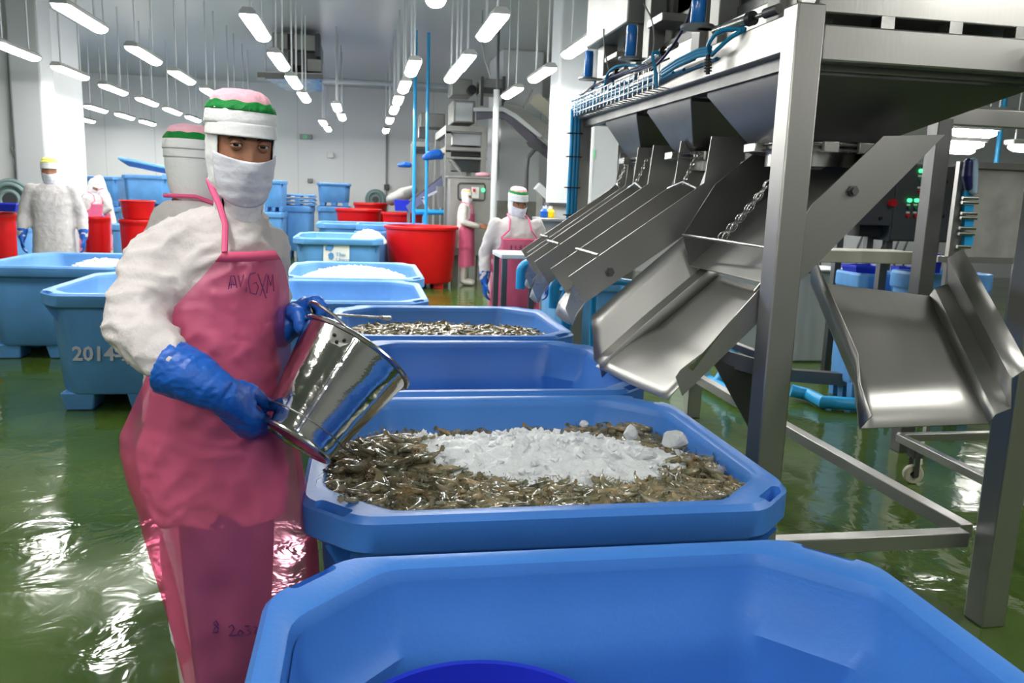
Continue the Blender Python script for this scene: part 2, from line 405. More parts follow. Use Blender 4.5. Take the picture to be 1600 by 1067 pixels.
# ---------------------------------------------------------------- insulated bins
BW, BD, BH = 1.25, 1.12, .82
def octo(hx, hy, ch, z, n=4, r=.5):
    """chamfered rectangle with softened corners"""
    P = []
    corners = [(hx, -hy+ch), (hx, hy-ch), (hx-ch, hy), (-hx+ch, hy), (-hx, hy-ch), (-hx, -hy+ch), (-hx+ch, -hy), (hx-ch, -hy)]
    m_ = len(corners); d = min(.04, ch*.35)
    for i in range(m_):
        p = V3(corners[i]+(z,)); a = V3(corners[i-1]+(z,)); c_ = V3(corners[(i+1) % m_]+(z,))
        u = p+(a-p).normalized()*d; v = p+(c_-p).normalized()*d
        for k in range(n):
            t = k/(n-1); P.append((1-t)**2*u+2*t*(1-t)*p+t*t*v)
    return P
def make_bin():
    hx, hy = BW/2, BD/2
    t = thing('insulated_bin', '', 'bin', (0, 0, 0))
    s = MB()
    s.loft([octo(hx-.10, hy-.10, .10, .12), octo(hx-.085, hy-.085, .11, .14), octo(hx-.045, hy-.045, .13, .70), octo(hx-.045, hy-.045, .13, .735)], cap=False)
    s.loft([octo(hx-.064, hy-.064, .17, .79), octo(hx-.075, hy-.075, .18, .70), octo(hx-.10, hy-.10, .17, .66), octo(hx-.105, hy-.105, .15, .60), octo(hx-.14, hy-.14, .12, .20), octo(hx-.17, hy-.17, .1, .17)], cap=False)
    n = len(octo(1, 1, .1, 0))
    o = octo(hx-.17, hy-.17, .1, .17); s.add(o, [tuple(range(n))]); o = octo(hx-.10, hy-.10, .10, .12); s.add(o, [tuple(reversed(range(n)))])
    s.build('tub_body', 'blue', t, merge=True)
    r = MB()
    r.loft([octo(hx-.05, hy-.05, .13, .735), octo(hx-.006, hy-.006, .135, .73), octo(hx, hy, .135, .738), octo(hx, hy, .135, .805), octo(hx-.012, hy-.012, .135, .82),
            octo(hx-.042, hy-.042, .165, .82), octo(hx-.054, hy-.054, .17, .812), octo(hx-.064, hy-.064, .175, .78), octo(hx-.064, hy-.064, .175, .735), octo(hx-.05, hy-.05, .13, .735)], cap=False)
    ro = r.build('rim', 'blue', t, merge=True)
    cut = MB()
    for sx in (-1, 1):
        for sy in (-1, 1):
            c_ = V3((sx*(hx-.082), sy*(hy-.082), .81)); dr = V3((sx, -sy, 0)).normalized()
            pts = []
            for q in (-1, 1):
                for k in range(9):
                    a = -pi/2+pi*k/8; per = V3((-dr.y, dr.x, 0))
                    pts.append(c_+q*(dr*.042+dr*cos(a)*.014+per*sin(a)*.014))
            cut.loft([[p+V3((0, 0, -.025)) for p in pts], [p+V3((0, 0, .03)) for p in pts]])
    co = cut.build('cut', 'blue', merge=True, origin=(0, 0, 0))
    bo = ro.modifiers.new('b', 'BOOLEAN'); bo.object = co; bo.operation = 'DIFFERENCE'; bo.solver = 'EXACT'
    bpy.context.view_layer.update(); dg = bpy.context.evaluated_depsgraph_get()
    me = bpy.data.meshes.new_from_object(ro.evaluated_get(dg)); ro.modifiers.clear()
    if len(me.vertices) > 100: ro.data = me
    bpy.data.objects.remove(co)
    ro.data.polygons.foreach_set('use_smooth', [True]*len(ro.data.polygons)); ro.data.set_sharp_from_angle(angle=radians(38))
    for sx in (-1, 0, 1):
        for sy in (-1, 0, 1):
            f = MB(); w_, d_ = (.2, .2)
            cx_, cy_ = sx*(hx-.21), sy*(hy-.21)
            f.loft([[V3((cx_+a*w_/2*k_, cy_+c2*d_/2*k_, z)) for a, c2 in ((-1, -1), (1, -1), (1, 1), (-1, 1))] for z, k_ in ((0, .86), (.02, .9), (.13, 1.08))])
            f.build('foot', 'blue', t, bevel=.01)
    for sx in (-1, 1):
        for sy in (-1, 1):
            c_ = V3((sx*(hx-.10), sy*(hy-.10), 0)); 
            g = MB(); g.loft([[c_+V3((sx*a, sy*c2, z)) for a, c2 in ((.0, -.03), (.002+e, .0+e), (-.03, .0))] for z, e in ((.60, -.02), (.73, .035))])
            g.build('corner_gusset', 'blue', t)
    return t
binp = make_bin(); binp_used = False
far_meshes = {}
def place_bin(x0, x1, y0, y1, label, z=0., rz=0., far=False, group='blue insulated bins', sz=1.):
    """bin whose rim spans x0..x1, y0..y1"""
    global binp_used
    if not binp_used: t = binp; binp_used = True
    else: t = copy_tree(binp)
    t.location = ((x0+x1)/2, (y0+y1)/2, z); t.scale = ((x1-x0)/BW, (y1-y0)/BD, sz); t.rotation_euler.z = rz
    tag(t, label, 'bin', group)
    for ch in t.children:
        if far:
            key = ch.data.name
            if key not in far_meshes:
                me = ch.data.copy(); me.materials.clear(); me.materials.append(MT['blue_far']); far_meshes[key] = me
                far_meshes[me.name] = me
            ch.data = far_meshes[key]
    return t
BINS = {}
BINS[1] = place_bin(-.18, 1.055, .42, 1.59, 'blue insulated bin in the foreground, empty but for a dark blue round tub')
BINS[2] = place_bin(-.155, 1.105, 1.775, 2.90, 'blue insulated bin filled with shrimp and a heap of crushed ice')
BINS[3] = place_bin(-.10, 1.115, 2.955, 4.04, 'empty blue insulated bin under the chute lips, behind the iced shrimp')
BINS[4] = place_bin(-.195, 1.12, 4.14, 5.3, 'blue insulated bin half full of shrimp with a thin steel rod across its corner')
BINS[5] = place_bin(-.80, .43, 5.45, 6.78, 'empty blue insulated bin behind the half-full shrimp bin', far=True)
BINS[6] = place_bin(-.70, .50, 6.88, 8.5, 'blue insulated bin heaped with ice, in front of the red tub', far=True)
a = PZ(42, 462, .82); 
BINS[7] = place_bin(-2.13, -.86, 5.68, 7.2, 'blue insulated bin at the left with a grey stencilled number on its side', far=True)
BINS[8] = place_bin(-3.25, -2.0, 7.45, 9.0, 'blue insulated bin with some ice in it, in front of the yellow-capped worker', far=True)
def bin_px(pxl, pxr, pyt, Y, label, depth=1.12, base=0., group='blue insulated bins', sz=None):
    a = PY(pxl, pyt, Y); b2 = PY(pxr, pyt, Y)
    s_ = sz or (a.z-base)/BH
    return place_bin(a.x, b2.x, Y, Y+depth, label, z=base, far=True, group=group, sz=s_)
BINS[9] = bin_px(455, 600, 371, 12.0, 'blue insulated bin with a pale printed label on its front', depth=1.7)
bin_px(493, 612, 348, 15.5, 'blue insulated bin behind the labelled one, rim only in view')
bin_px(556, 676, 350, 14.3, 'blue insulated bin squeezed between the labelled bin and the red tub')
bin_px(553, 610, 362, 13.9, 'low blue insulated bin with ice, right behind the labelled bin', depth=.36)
# stacks before the back wall
def stack(pxl, pxr, tops, Y, who, depth=1.1):
    base = 0.
    nm = {0: 'bottom', 1: 'upper', 2: 'top'}
    zs = [PY((pxl+pxr)/2, p, Y).z for p in tops]
    for i, z in enumerate(zs):
        if z-base < .15: continue
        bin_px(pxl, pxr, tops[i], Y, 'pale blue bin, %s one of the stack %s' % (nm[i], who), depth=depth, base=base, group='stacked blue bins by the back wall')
        base = z
stack(408, 443, [331, 281], 17.5, 'seen just right of the masked man')
stack(494, 548, [322, 285], 20.5, 'in the middle of the back wall', )
stack(186, 262, [326, 272], 17.0, 'under the tilted lid, behind the red tubs')
stack(128, 182, [322, 274], 19.5, 'behind the two bending workers')
stack(250, 330, [322, 272], 18.5, 'behind the second hooded worker')
bin_px(441, 489, 321, 18.5, 'pale blue insulated bin carrying a pile of blue pallets', group='stacked blue bins by the back wall')
# pile of plastic pallets/lids on it
a = PY(441, 321, 18.5); b2 = PY(489, 321, 18.5)
for i in range(3):
    z = a.z+.012+i*.085
    t = thing('bin_lid', 'pale blue slatted bin lid, %s of the pile of three on a bin' % ['lowest', 'middle one', 'topmost'][i], 'lid', ((a.x+b2.x)/2, 19.05, z), 'blue lids piled on a bin')
    MB().bb((a.x, 18.5, z+.03), (b2.x, 19.6, z+.06)).build('panel', 'blue_far', t, bevel=.008)
    for q in (.05, .5, .95):
        x = a.x+(b2.x-a.x)*q; MB().bb((x-.06, 18.52, z), (x+.06, 19.58, z+.03)).build('runner', 'blue_far', t)
# leaning lid left
a = PY(188, 272, 17.0); b2 = PY(250, 262, 17.2)
l = MB(); l.box((a.x+.42, 17.3, a.z+.17), (.9, .7, .06), Matrix.Rotation(radians(-9), 3, 'X')@Matrix.Rotation(radians(10), 3, 'Y'))
tag(l.build('bin_lid', 'blue_far', bevel=.02), 'pale blue bin lid lying tilted on top of the stack at the left', 'lid')

# stencilled number and printed labels
t = BINS[7]; mw = V3((-1.56, 5.68+.085, 0))
def face_text(bn, s, size, px, py, name, mtl):
    # lettering fixed on the bin's front wall, in the bin's own frame
    o = BINS[bn]; yf = o.location.y-(BD/2-.058)*o.scale.y
    p = PY(px, py, yf-.01); loc = V3(((p.x-o.location.x)/o.scale.x, -(BD/2-.056), (p.z)/o.scale.z))
    cu = bpy.data.curves.new(name, 'FONT'); cu.body = s; cu.size = size; cu.extrude = .0015; cu.align_y = 'CENTER'; cu.resolution_u = 2; cu.offset = .0025*size/.1
    q = bpy.data.objects.new(name, cu); COL.objects.link(q); bpy.context.view_layer.update()
    me = bpy.data.meshes.new_from_object(q.evaluated_get(bpy.context.evaluated_depsgraph_get())); bpy.data.objects.remove(q)
    tilt = Matrix.Rotation(radians(-4), 3, 'X')
    me.transform(Matrix.Translation(loc)@(tilt@FACING).to_4x4()); me.materials.clear(); me.materials.append(MT[mtl])
    r_ = bpy.data.objects.new(name, me); COL.objects.link(r_); r_.parent = o; return r_
face_text(7, '2014-23', .13, 112, 554, 'stencilled_number', 'greylabel')['label'] = 'grey stencilled number 2014-2'
# pictorial label on the ninth bin
o = BINS[9]; yf = o.location.y-(BD/2-.055)*o.scale.y
def lp(px, py, d=0): 
    p = PY(px, py, yf-.02-d); return V3(((p.x-o.location.x)/o.scale.x, (yf-.03-d-o.location.y)/o.scale.y, p.z/o.scale.z))
def local_plate(name, pts, t, mtl, d=0):
    s = MB(); s.plate([lp(*p, d) for p in pts], t, (0, 1, 0))
    me = bpy.data.meshes.new(name); me.from_pydata([tuple(p) for p in s.v], [], s.f); me.materials.append(MT[mtl])
    q = bpy.data.objects.new(name, me); COL.objects.link(q); q.parent = o; return q
local_plate('printed_label', [(506, 377), (546, 378), (546, 408), (505, 408)], .004, 'white')
local_plate('label_mark', [(508, 386), (513, 382), (519, 380), (522, 378), (521, 388), (517, 393), (513, 390), (509, 391)], .004, 'labelblue', .012)
local_plate('label_mark', [(513, 397), (517, 394), (521, 396), (522, 402), (519, 406), (514, 404)], .004, 'labelblue', .012)
cu = bpy.data.curves.new('label_text', 'FONT'); cu.body = 'Thai\nUnion'; cu.size = .075; cu.extrude = .001
q = bpy.data.objects.new('q', cu); COL.objects.link(q); bpy.context.view_layer.update()
me = bpy.data.meshes.new_from_object(q.evaluated_get(bpy.context.evaluated_depsgraph_get())); bpy.data.objects.remove(q)
me.transform(Matrix.Translation(lp(525, 400, .02))@FACING.to_4x4()); me.materials.clear(); me.materials.append(MT['labelblue'])
q = bpy.data.objects.new('label_text', me); COL.objects.link(q); q.parent = o
# ---------------------------------------------------------------- sorting machine
SM = thing('sorting_machine', 'tall stainless steel sorting machine with hoppers and slanting discharge chutes at the right', 'machine', (1.87, 4.05, 0))
XL, XR, YF, YB = 1.42, 2.335, 2.65, 5.48
ZT = 2.17
for x, y, top, lab in ((XL, YF, 2.19, 0), (XR, YF-.1, 2.13, 0), (XL, YB, 2.12, 0), (XR, YB, 2.12, 0)):
    p = MB().bb((x-.05, y-.05, .0), (x+.05, y+.05, top)).build('post', 'steel', SM, bevel=.006)
for x, l in ((XL, 0), (XR, 1)):
    MB().bb((x-.045, YF+.05, 2.045), (x+.02, YB-.05, ZT)).build('side_beam', 'steel', SM, bevel=.006)
    MB().bb((x-.01, YF+.05, 2.0), (x+.045, YB-.05, 2.045)).build('inner_rail', 'steel_dull', SM)
for y in (YF, YB):
    MB().bb((XL+.05, y-.045, 2.015), (XR-.05 if y == YF else XR-.05, y+.02, 2.13)).build('cross_beam', 'steel', SM, bevel=.006)
MB().bb((XR-.05, YF-.047, 2.015), (XR+.05, YF+.5, 2.13)).build('beam_end', 'steel_dull', SM, bevel=.006)
MB().bb((XL+.05, YF-.03, .27), (XR-.05, YF+.03, .33)).build('low_rail', 'steel', SM, bevel=.004)
MB().bb((XL+.05, YB-.03, .27), (XR-.05, YB+.03, .33)).build('low_rail', 'steel', SM, bevel=.004)
MB().bb((XR-.03, YF+.05, .27), (XR+.03, YB-.05, .33)).build('low_rail', 'steel', SM, bevel=.004)
# lifting eye
MB().tube([V3((XL+.01+.035*cos(a), YF, 2.215+.035*sin(a))) for a in [2*pi*k/20 for k in range(21)]], .008, 8).build('lifting_eye', 'steel_bright', SM)
MB().cyl((XL+.01, YF, 2.17), (XL+.01, YF, 2.185), .03).build('eye_nut', 'steel_bright', SM)
# hoppers
def rect(x0, x1, y0, y1, z): return [V3((x0, y0, z)), V3((x1, y0, z)), V3((x1, y1, z)), V3((x0, y1, z))]
HOP = [(2.72, 3.44), (3.62, 4.21), (4.38, 4.97)]
for i, (a, b) in enumerate(HOP):
    m_ = (a+b)/2; xc = 1.74 if i == 0 else 1.66; hw = .2 if i == 0 else .14
    h = MB().loft([rect(1.43, 2.37, a, b, 2.03), rect(1.43, 2.37, a, b, 1.985), rect(xc-hw, xc+hw, m_-hw, m_+hw, 1.80), rect(xc-hw+.02, xc+hw-.02, m_-hw+.02, m_+hw-.02, 1.78)])
    h = h.build('hopper', 'steel_dull', SM, bevel=.004)
    MB().loft([rect(1.425, 2.375, a-.012, b+.012, 2.035), rect(1.425, 2.375, a-.012, b+.012, 2.0)]).build('hopper_flange', 'steel', h, bevel=.004)
    MB().lathe([(hw*.9, .09), (hw*.9, .0), (hw*.86, 0), (hw*.86, .09)], 32, (xc, m_, 1.69)).build('outlet_collar', 'steel_bright', h)
    for z in (1.742, 1.762):
        MB().lathe([(hw*.8, 0), (hw+.04, 0), (hw+.045, .005), (hw+.04, .010), (hw*.8, .010), (hw*.8, 0)], 40, (xc, m_, z)).build('slide_gate_ring', 'steel_bright', h)
    MB().bb((xc-hw-.07, m_-.05, 1.74), (xc-hw-.02, m_+.05, 1.775)).build('gate_handle', 'steel_bright', h, bevel=.004)
    for q in (-.07, .07):
        MB().bb((xc+q-.03, m_-hw-.055, 1.737), (xc+q+.03, m_-hw-.035, 1.777)).build('gate_clip', 'steel', h, bevel=.003)

def strip(pts, y, t=.006): return MB().plate([(x, y, z) for x, z in pts], t, (0, 1, 0))
def bolt(parent, x, y, z, r=.014):
    MB().lathe([(0.0005, -.02), (r, -.02), (r, -.008), (r*1.5, -.008), (r*1.5, 0), (.0005, 0)], 6, (x, y, z), (0, 1, 0)).build('bolt', 'steel_dull', parent)
def chain(parent, p, q, name='chain', ln=.036):
    p = V3(p); q = V3(q); d = q-p; n = max(2, int(d.length/(ln*.72))); u = d.normalized(); a = V3((0, 0, 1)) if abs(u.z) < .9 else V3((1, 0, 0))
    x = a.cross(u).normalized(); y = u.cross(x); m_ = MB()
    for k in range(n):
        c = p+d*(k+.5)/n+V3((0, 0, -.05*sin(pi*(k+.5)/n)*d.length)); s_ = x if k % 2 else y
        ring = [c+u*(ln*.52*cos(t))+s_*(ln*.27*sin(t)) for t in [2*pi*j/10 for j in range(11)]]
        m_.tube(ring, .0028, 6)
    return m_.build(name, 'steel_bright', parent)

# --- the large near chute
c1 = strip([(1.80, 1.795), (2.04, 1.81), (1.56, 1.305), (1.43, 1.18), (1.36, 1.11), (1.36, 1.24), (1.43, 1.325), (1.55, 1.545)], 2.72).build('discharge_chute', 'steel', SM)
n1 = strip([(1.48, 1.225), (1.115, .86), (1.085, .93), (1.10, .955), (1.20, 1.035), (1.30, 1.16), (1.44, 1.325)], 2.71, .005).build('side_wall', 'steel', c1)
# rolled lip along the near wall's lower end
MB().loft([[V3((1.115+.0, 2.712, .865)), V3((1.09, 2.71, .93)), V3((1.13, 2.755, .945))], [V3((1.15, 2.71, .93)), V3((1.165, 2.705, 1.0)), V3((1.19, 2.74, 1.0))],
           [V3((1.30, 2.712, 1.08)), V3((1.29, 2.708, 1.15)), V3((1.30, 2.715, 1.15))]], cap=False, closed=False).build('bent_edge', 'steel_bright', c1)
fl = MB()
N = 14
def floor_rings(x0, z0, x1, z1, ya0, yb0, ya1, yb1, n, sag=0.):
    out = []
    for i in range(n+1):
        t = i/n; ya = ya0+(ya1-ya0)*t; yb = yb0+(yb1-yb0)*t
        out.append([V3((x0+(x1-x0)*t, ya+(yb-ya)*j/10, z0+(z1-z0)*t+sag*sin(pi*t)-.006*sin(pi*j/10))) for j in range(11)])
    return out
R_ = floor_rings(1.50, 1.235, 1.235, 1.005, 2.722, 3.33, 2.722, 3.33, 10)+floor_rings(1.225, .998, 1.06, .845, 2.722, 3.34, 2.715, 3.40, 6, .012)
for k in range(11):     # the far side of the lip hangs a little farther out
    for i in range(11, len(R_)): R_[i][k].x -= .06*(k/10)*((i-10)/6.); R_[i][k].z -= .02*(k/10)*((i-10)/6.)
fl.loft(R_, cap=False, closed=False)
f_ = fl.build('trough_floor', 'sheet', c1)
sd = f_.modifiers.new('s', 'SOLIDIFY'); sd.thickness = .004
# folded far wall of the trough
fw_ = MB()
def fl_z(x): return .845+(x-1.06)*(.39/.44) 
xs = [1.50-.05*i for i in range(11)]
rows = []
for x in xs:
    zf = 1.005+(x-1.235)*.868 if x > 1.235 else .998+(x-1.225)*.93
    rows.append([V3((x, 3.33, zf-.004)), V3((x-.01, 3.345, zf+.05)), V3((x-.01, 3.43, zf+.052)), V3((x-.015, 3.46, zf+.17)), V3((x-.02, 3.475, zf+.24))])
fw_.loft(rows, cap=False, closed=False)
f_ = fw_.build('folded_side_wall', 'steel', c1); sd = f_.modifiers.new('s', 'SOLIDIFY'); sd.thickness = .004
# upper part of the chute: floor plate, far wall, rod
u = MB(); u.plate([(1.39, 2.723, 1.268), (1.39, 3.40, 1.268), (1.98, 3.40, 1.80), (1.98, 2.723, 1.80)], .005)
u.build('upper_floor', 'steel', c1)
strip([(1.39, 1.27), (1.35, 1.40), (1.48, 1.62), (1.75, 1.84), (1.98, 1.84), (1.98, 1.79)], 3.40, .005).build('side_wall', 'steel_dull', c1)
MB().cyl((1.405, 2.69, 1.392), (1.355, 3.41, 1.40), .0065, n=10).build('cross_rod', 'steel_bright', c1)
for dy in (0, .02):
    chain(c1, (1.56, 2.93, 1.735), (1.385, 3.06+dy*2, 1.405))
bolt(c1, 1.70, 2.715, 1.60)
# --- the narrower chutes further along
def chute(ya, yb, n, dx=0.):
    P = [(1.49, 1.827), (1.67, 1.83), (1.60, 1.62), (1.393, 1.398), (.955, 1.088), (.875, 1.202), (1.47, 1.625)]
    P = [(x+dx, z) for x, z in P]
    c = strip(P, ya).build('discharge_chute', 'steel', SM)
    strip([(x+.0, z-.0) for x, z in P], yb).build('side_wall', 'steel', c)
    fl = MB(); fl.loft([[V3((x+dx, ya+(yb-ya)*j/6, z-.01*sin(pi*j/6))) for j in range(7)] for x, z in ((1.6, 1.62), (1.40, 1.40), (1.2, 1.262), (.955, 1.09), (.92, 1.04), (.905, .985))], cap=False, closed=False)
    f_ = fl.build('trough_floor', 'sheet', c); sd = f_.modifiers.new('s', 'SOLIDIFY'); sd.thickness = .004
    MB().loft([[V3((.955+dx, ya, 1.088)), V3((.90+dx, ya+.004, 1.17))], [V3((.905+dx, ya+.01, .985)), V3((.87+dx, ya+.012, 1.06))]], cap=False, closed=False).build('lip_side', 'steel_bright', c)
    MB().cyl((1.0+dx, ya-.01, 1.30), (1.0+dx, yb+.01, 1.30), .006, n=8).build('cross_rod', 'steel_bright', c)
    bolt(c, 1.06+dx, ya-.004, 1.225)
    MB().tube([(1.44+dx, ya, 1.60), (1.445+dx, (ya+yb)/2, 1.63), (1.44+dx, yb, 1.60)], .006, 8).build('cross_rod', 'steel_bright', c)
    chain(c, (1.50+dx, (ya+yb)/2, 1.76), (1.445+dx, (ya+yb)/2, 1.625), ln=.025)
    return c
chute(3.50, 3.86, 2); chute(4.25, 4.50, 3); chute(4.92, 5.12, 4, .09)
# --- chute discharging to the front right
cf = MB()
UL, UR = PY(1266, 440, 2.9), PY(1452, 462, 2.9); KL, KR = PY(1334, 600, 2.46), PY(1512, 592, 2.46); LL, LR = PY(1343, 669, 2.3), PY(1545, 661, 2.3)
def lerp(a, b, t): return a+(b-a)*t
rows = [[lerp(UL, UR, j/8) for j in range(9)], [lerp(lerp(UL, KL, .5), lerp(UR, KR, .5), j/8) for j in range(9)], [lerp(KL, KR, j/8) for j in range(9)], [lerp(LL, LR, j/8) for j in range(9)]]
cf.loft(rows, cap=False, closed=False)
fc = cf.build('front_chute', 'sheet', SM); sd = fc.modifiers.new('s', 'SOLIDIFY'); sd.thickness = .005
up = V3((-.02, -.03, .11))
wl_ = MB().loft([[UL, UL+up*1.0], [lerp(UL, KL, .5), lerp(UL, KL, .5)+up], [KL, KL+up], [lerp(KL, LL, .55), lerp(KL, LL, .55)+V3((.0, 0, .08))], [LL, LL+V3((.03, -.01, .045))]], cap=False, closed=False)
f_ = wl_.build('side_wall', 'steel', fc); sd = f_.modifiers.new('s', 'SOLIDIFY'); sd.thickness = .004
st = V3((.02, 0, .03)); s2 = V3((.075, 0, .05)); s3 = V3((.06, 0, .15)); s4 = V3((.12, 0, .19))
wr_ = MB().loft([[P_, P_+st, P_+s2, P_+s3, P_+s4] for P_ in (UR, lerp(UR, KR, .5), KR, LR)], cap=False, closed=False)
f_ = wr_.build('folded_side_wall', 'steel', fc); sd = f_.modifiers.new('s', 'SOLIDIFY'); sd.thickness = .004
# bracket plate and rails low behind the near post
MB().plate([PY(1112, 562, 2.82), PY(1212, 592, 2.82), PY(1200, 700, 2.82), PY(1187, 700, 2.82)], .008).build('bracket_plate', 'steel_dull', SM)
MB().bar(PY(1120, 556, 2.86), PY(1214, 582, 2.76), .03, .06).build('bracket_rail', 'steel_dull', SM, bevel=.003)
MB().bar(PY(1148, 540, 3.2), PY(1214, 566, 2.8), .03, .03).build('bracket_rail', 'steel_dull', SM, bevel=.003)

# --- weigh modules over the beam
for i, y in enumerate((5.30, 4.62, 4.42, 3.72, 3.52, 2.98)):
    w_ = .1 if i else .14
    MB().bb((1.47, y-w_/2, ZT), (1.56, y+w_/2, 3.1)).build('upright', 'steel_far', SM, bevel=.004)
for y0, y1 in ((4.62, 5.30), (3.72, 4.42)):
    MB().bb((1.60, y0+.05, ZT), (1.66, y1-.05, 2.5)).build('module_panel', 'steel_far', SM, bevel=.004)
    MB().bb((1.62, y0+.05, 2.5), (1.7, y1-.05, 3.1)).build('module_cover', 'dark', SM)
MB().bb((1.40, 4.55, 2.49), (1.62, 5.42, 2.95)).build('module_housing', 'steel_far', SM, bevel=.01)
MB().bb((1.44, 4.1, 2.42), (1.60, 4.32, 2.46)).build('module_shelf', 'steel', SM, bevel=.004)
MB().bb((1.44, 4.85, 2.36), (1.60, 5.1, 2.39)).build('module_shelf', 'steel', SM, bevel=.004)
MB().bb((1.58, 3.0, ZT), (1.64, 3.5, 3.0)).build('module_cover', 'dark', SM)
MB().bb((1.52, 2.78, ZT), (1.60, 3.16, 3.0)).build('module_panel', 'steel_far', SM, bevel=.004)
# filter bowls
for i, (px, pt, pb, y) in enumerate(((919, 80, 122, 5.15), (985, 40, 90, 4.15), (1090, -12, 40, 3.3))):
    a = PY(px, pt, y); b = PY(px, pb, y); r = .027 if i < 2 else .03
    f = MB().lathe([(.001, 0), (r*.8, .0), (r, .01), (r, (a.z-b.z)*.9), (r*.9, a.z-b.z), (.001, a.z-b.z)], 20, b).build('filter_bowl', 'bowl', SM)
    MB().lathe([(.001, -.012), (r*2.2, -.012), (r*2.3, -.006), (r*2.2, 0), (.001, 0)], 24, b).build('mounting_disc', 'steel', f)
    MB().bar(b+V3((0, 0, -.006)), V3((1.47, b.y, b.z-.006)), .05, .012).build('mounting_arm', 'steel', f)
    MB().cyl(b+V3((0, 0, .012)), b+V3((0, 0, (a.z-b.z)*.5)), r*.55, n=14).build('filter_core', 'greenbtn', f)
# pneumatic cylinders
def cylinder(a, b, r):
    a = V3(a); b = V3(b); d = (b-a).normalized(); p = MB().cyl(a, a+(b-a)*.62, r, n=18).build('air_cylinder', 'steel_bright', SM)
    MB().cyl(a+(b-a)*.60, a+(b-a)*.68, r*1.35, n=18).build('cylinder_cap', 'black', p)
    MB().cyl(a+(b-a)*.68, b, r*.45, n=12).build('piston_rod', 'steel_bright', p)
    MB().cyl(b-d*.04, b+d*.03, r*.95, n=12).build('clevis', 'steel_dull', p)
cylinder(PY(1118, 49, 3.15), PY(1208, 17, 2.85), .019)
cylinder(PY(1010, 96, 4.05), PY(1052, 72, 3.7), .016)
cylinder(PY(945, 122, 4.8), PY(975, 108, 4.5), .014)
# tube bundles: they run along the beam and arc to the cylinders
rnd = random.Random(5)
def wig(pts, amp=.008, n=6):
    out = []
    for i in range(len(pts)-1):
        for k in range(n):
            t = k/n; out.append(V3(pts[i]).lerp(V3(pts[i+1]), t)+V3((rnd.uniform(-amp, amp), rnd.uniform(-amp, amp), rnd.uniform(-amp, amp))))
    out.append(V3(pts[-1])); 
    for _ in range(2):
        out = [out[0]]+[(out[i-1]+out[i]*2+out[i+1])/4 for i in range(1, len(out)-1)]+[out[-1]]
    return out
zb = ZT+.012
for i in range(13):
    y1 = rnd.uniform(3.2, 3.9) if i < 7 else rnd.uniform(4.2, 4.9)
    x = 1.345+.012*(i % 4); z = 2.075+.022*(i//3)
    MB().tube(wig([(x, 5.5, z), (x-.005, 4.9, z+.01), (x+.004, 4.2, z+.012), (x, y1, z+.03)] if y1 < 4.1 else [(x, 5.5, z), (x-.006, 5.1, z), (x, y1, z+.02)]), .0075, 8).build('air_tube', 'tube', SM)
for i in range(6):
    x = 1.36+.01*i; y1 = rnd.uniform(3.7, 4.5)
    MB().tube(wig([(x, 5.4, 2.19+.01*(i % 3)), (x, 4.9, 2.22), (x, y1, 2.2+.02*(i % 2))], .014), .005, 6).build('signal_cable', 'navy', SM)
for k in range(3):     # bundle sweeping to the large cylinder
    o = V3((0, 0, .012*k)); MB().tube([PY(1035, 118, 3.6)+o, PY(1060, 102, 3.45)+o, PY(1090, 88, 3.3)+o, PY(1110, 84, 3.2)+o], .0075, 8).build('air_tube', 'tube', SM)
def arc(pp, Y0, Y1, r=.0085, m_='tube', nm='air_tube'):
    n = len(pp); P = [PY(p[0], p[1], Y0+(Y1-Y0)*i/(n-1)) for i, p in enumerate(pp)]
    Q = []
    for i in range(n-1):
        p0 = P[max(i-1, 0)]; p1 = P[i]; p2 = P[i+1]; p3 = P[min(i+2, n-1)]
        for k in range(6):
            t = k/6; Q.append(.5*((2*p1)+(-p0+p2)*t+(2*p0-5*p1+4*p2-p3)*t*t+(-p0+3*p1-3*p2+p3)*t**3))
    Q.append(P[-1]); MB().tube(Q, r, 8).build(nm, m_, SM)
arc([(1110, 84), (1107, 70), (1120, 52), (1140, 45), (1165, 46)], 3.2, 3.0)
arc([(1112, 86), (1120, 78), (1140, 60), (1160, 48)], 3.2, 3.0)
arc([(1026, 138), (1024, 110), (1020, 85), (1030, 82)], 3.7, 3.7)
arc([(945, 150), (948, 120), (962, 105), (990, 102), (1005, 106)], 4.8, 4.4)
arc([(955, 148), (958, 128), (952, 120)], 4.8, 4.7)
arc([(928, 158), (926, 140), (930, 128)], 5.2, 5.1)
arc([(1018, 110), (1045, 80), (1070, 40), (1082, 5)], 3.8, 3.4, .006, 'navy', 'signal_cable')
arc([(1005, 5), (1018, 30), (1022, 60), (1020, 85)], 3.9, 3.9, .004, 'grey', 'signal_cable')
arc([(943, 45), (945, 80), (952, 112)], 5.0, 5.0, .004, 'grey', 'signal_cable')
g = MB()
for k in range(5): g.cyl(PY(1106, 92+k*4.5, 3.2), PY(1106, 94+k*4.5, 3.2), .016, n=14)
g.cyl(PY(1106, 86, 3.2), PY(1106, 116, 3.2), .009, n=12); g.build('cable_gland', 'black', SM)
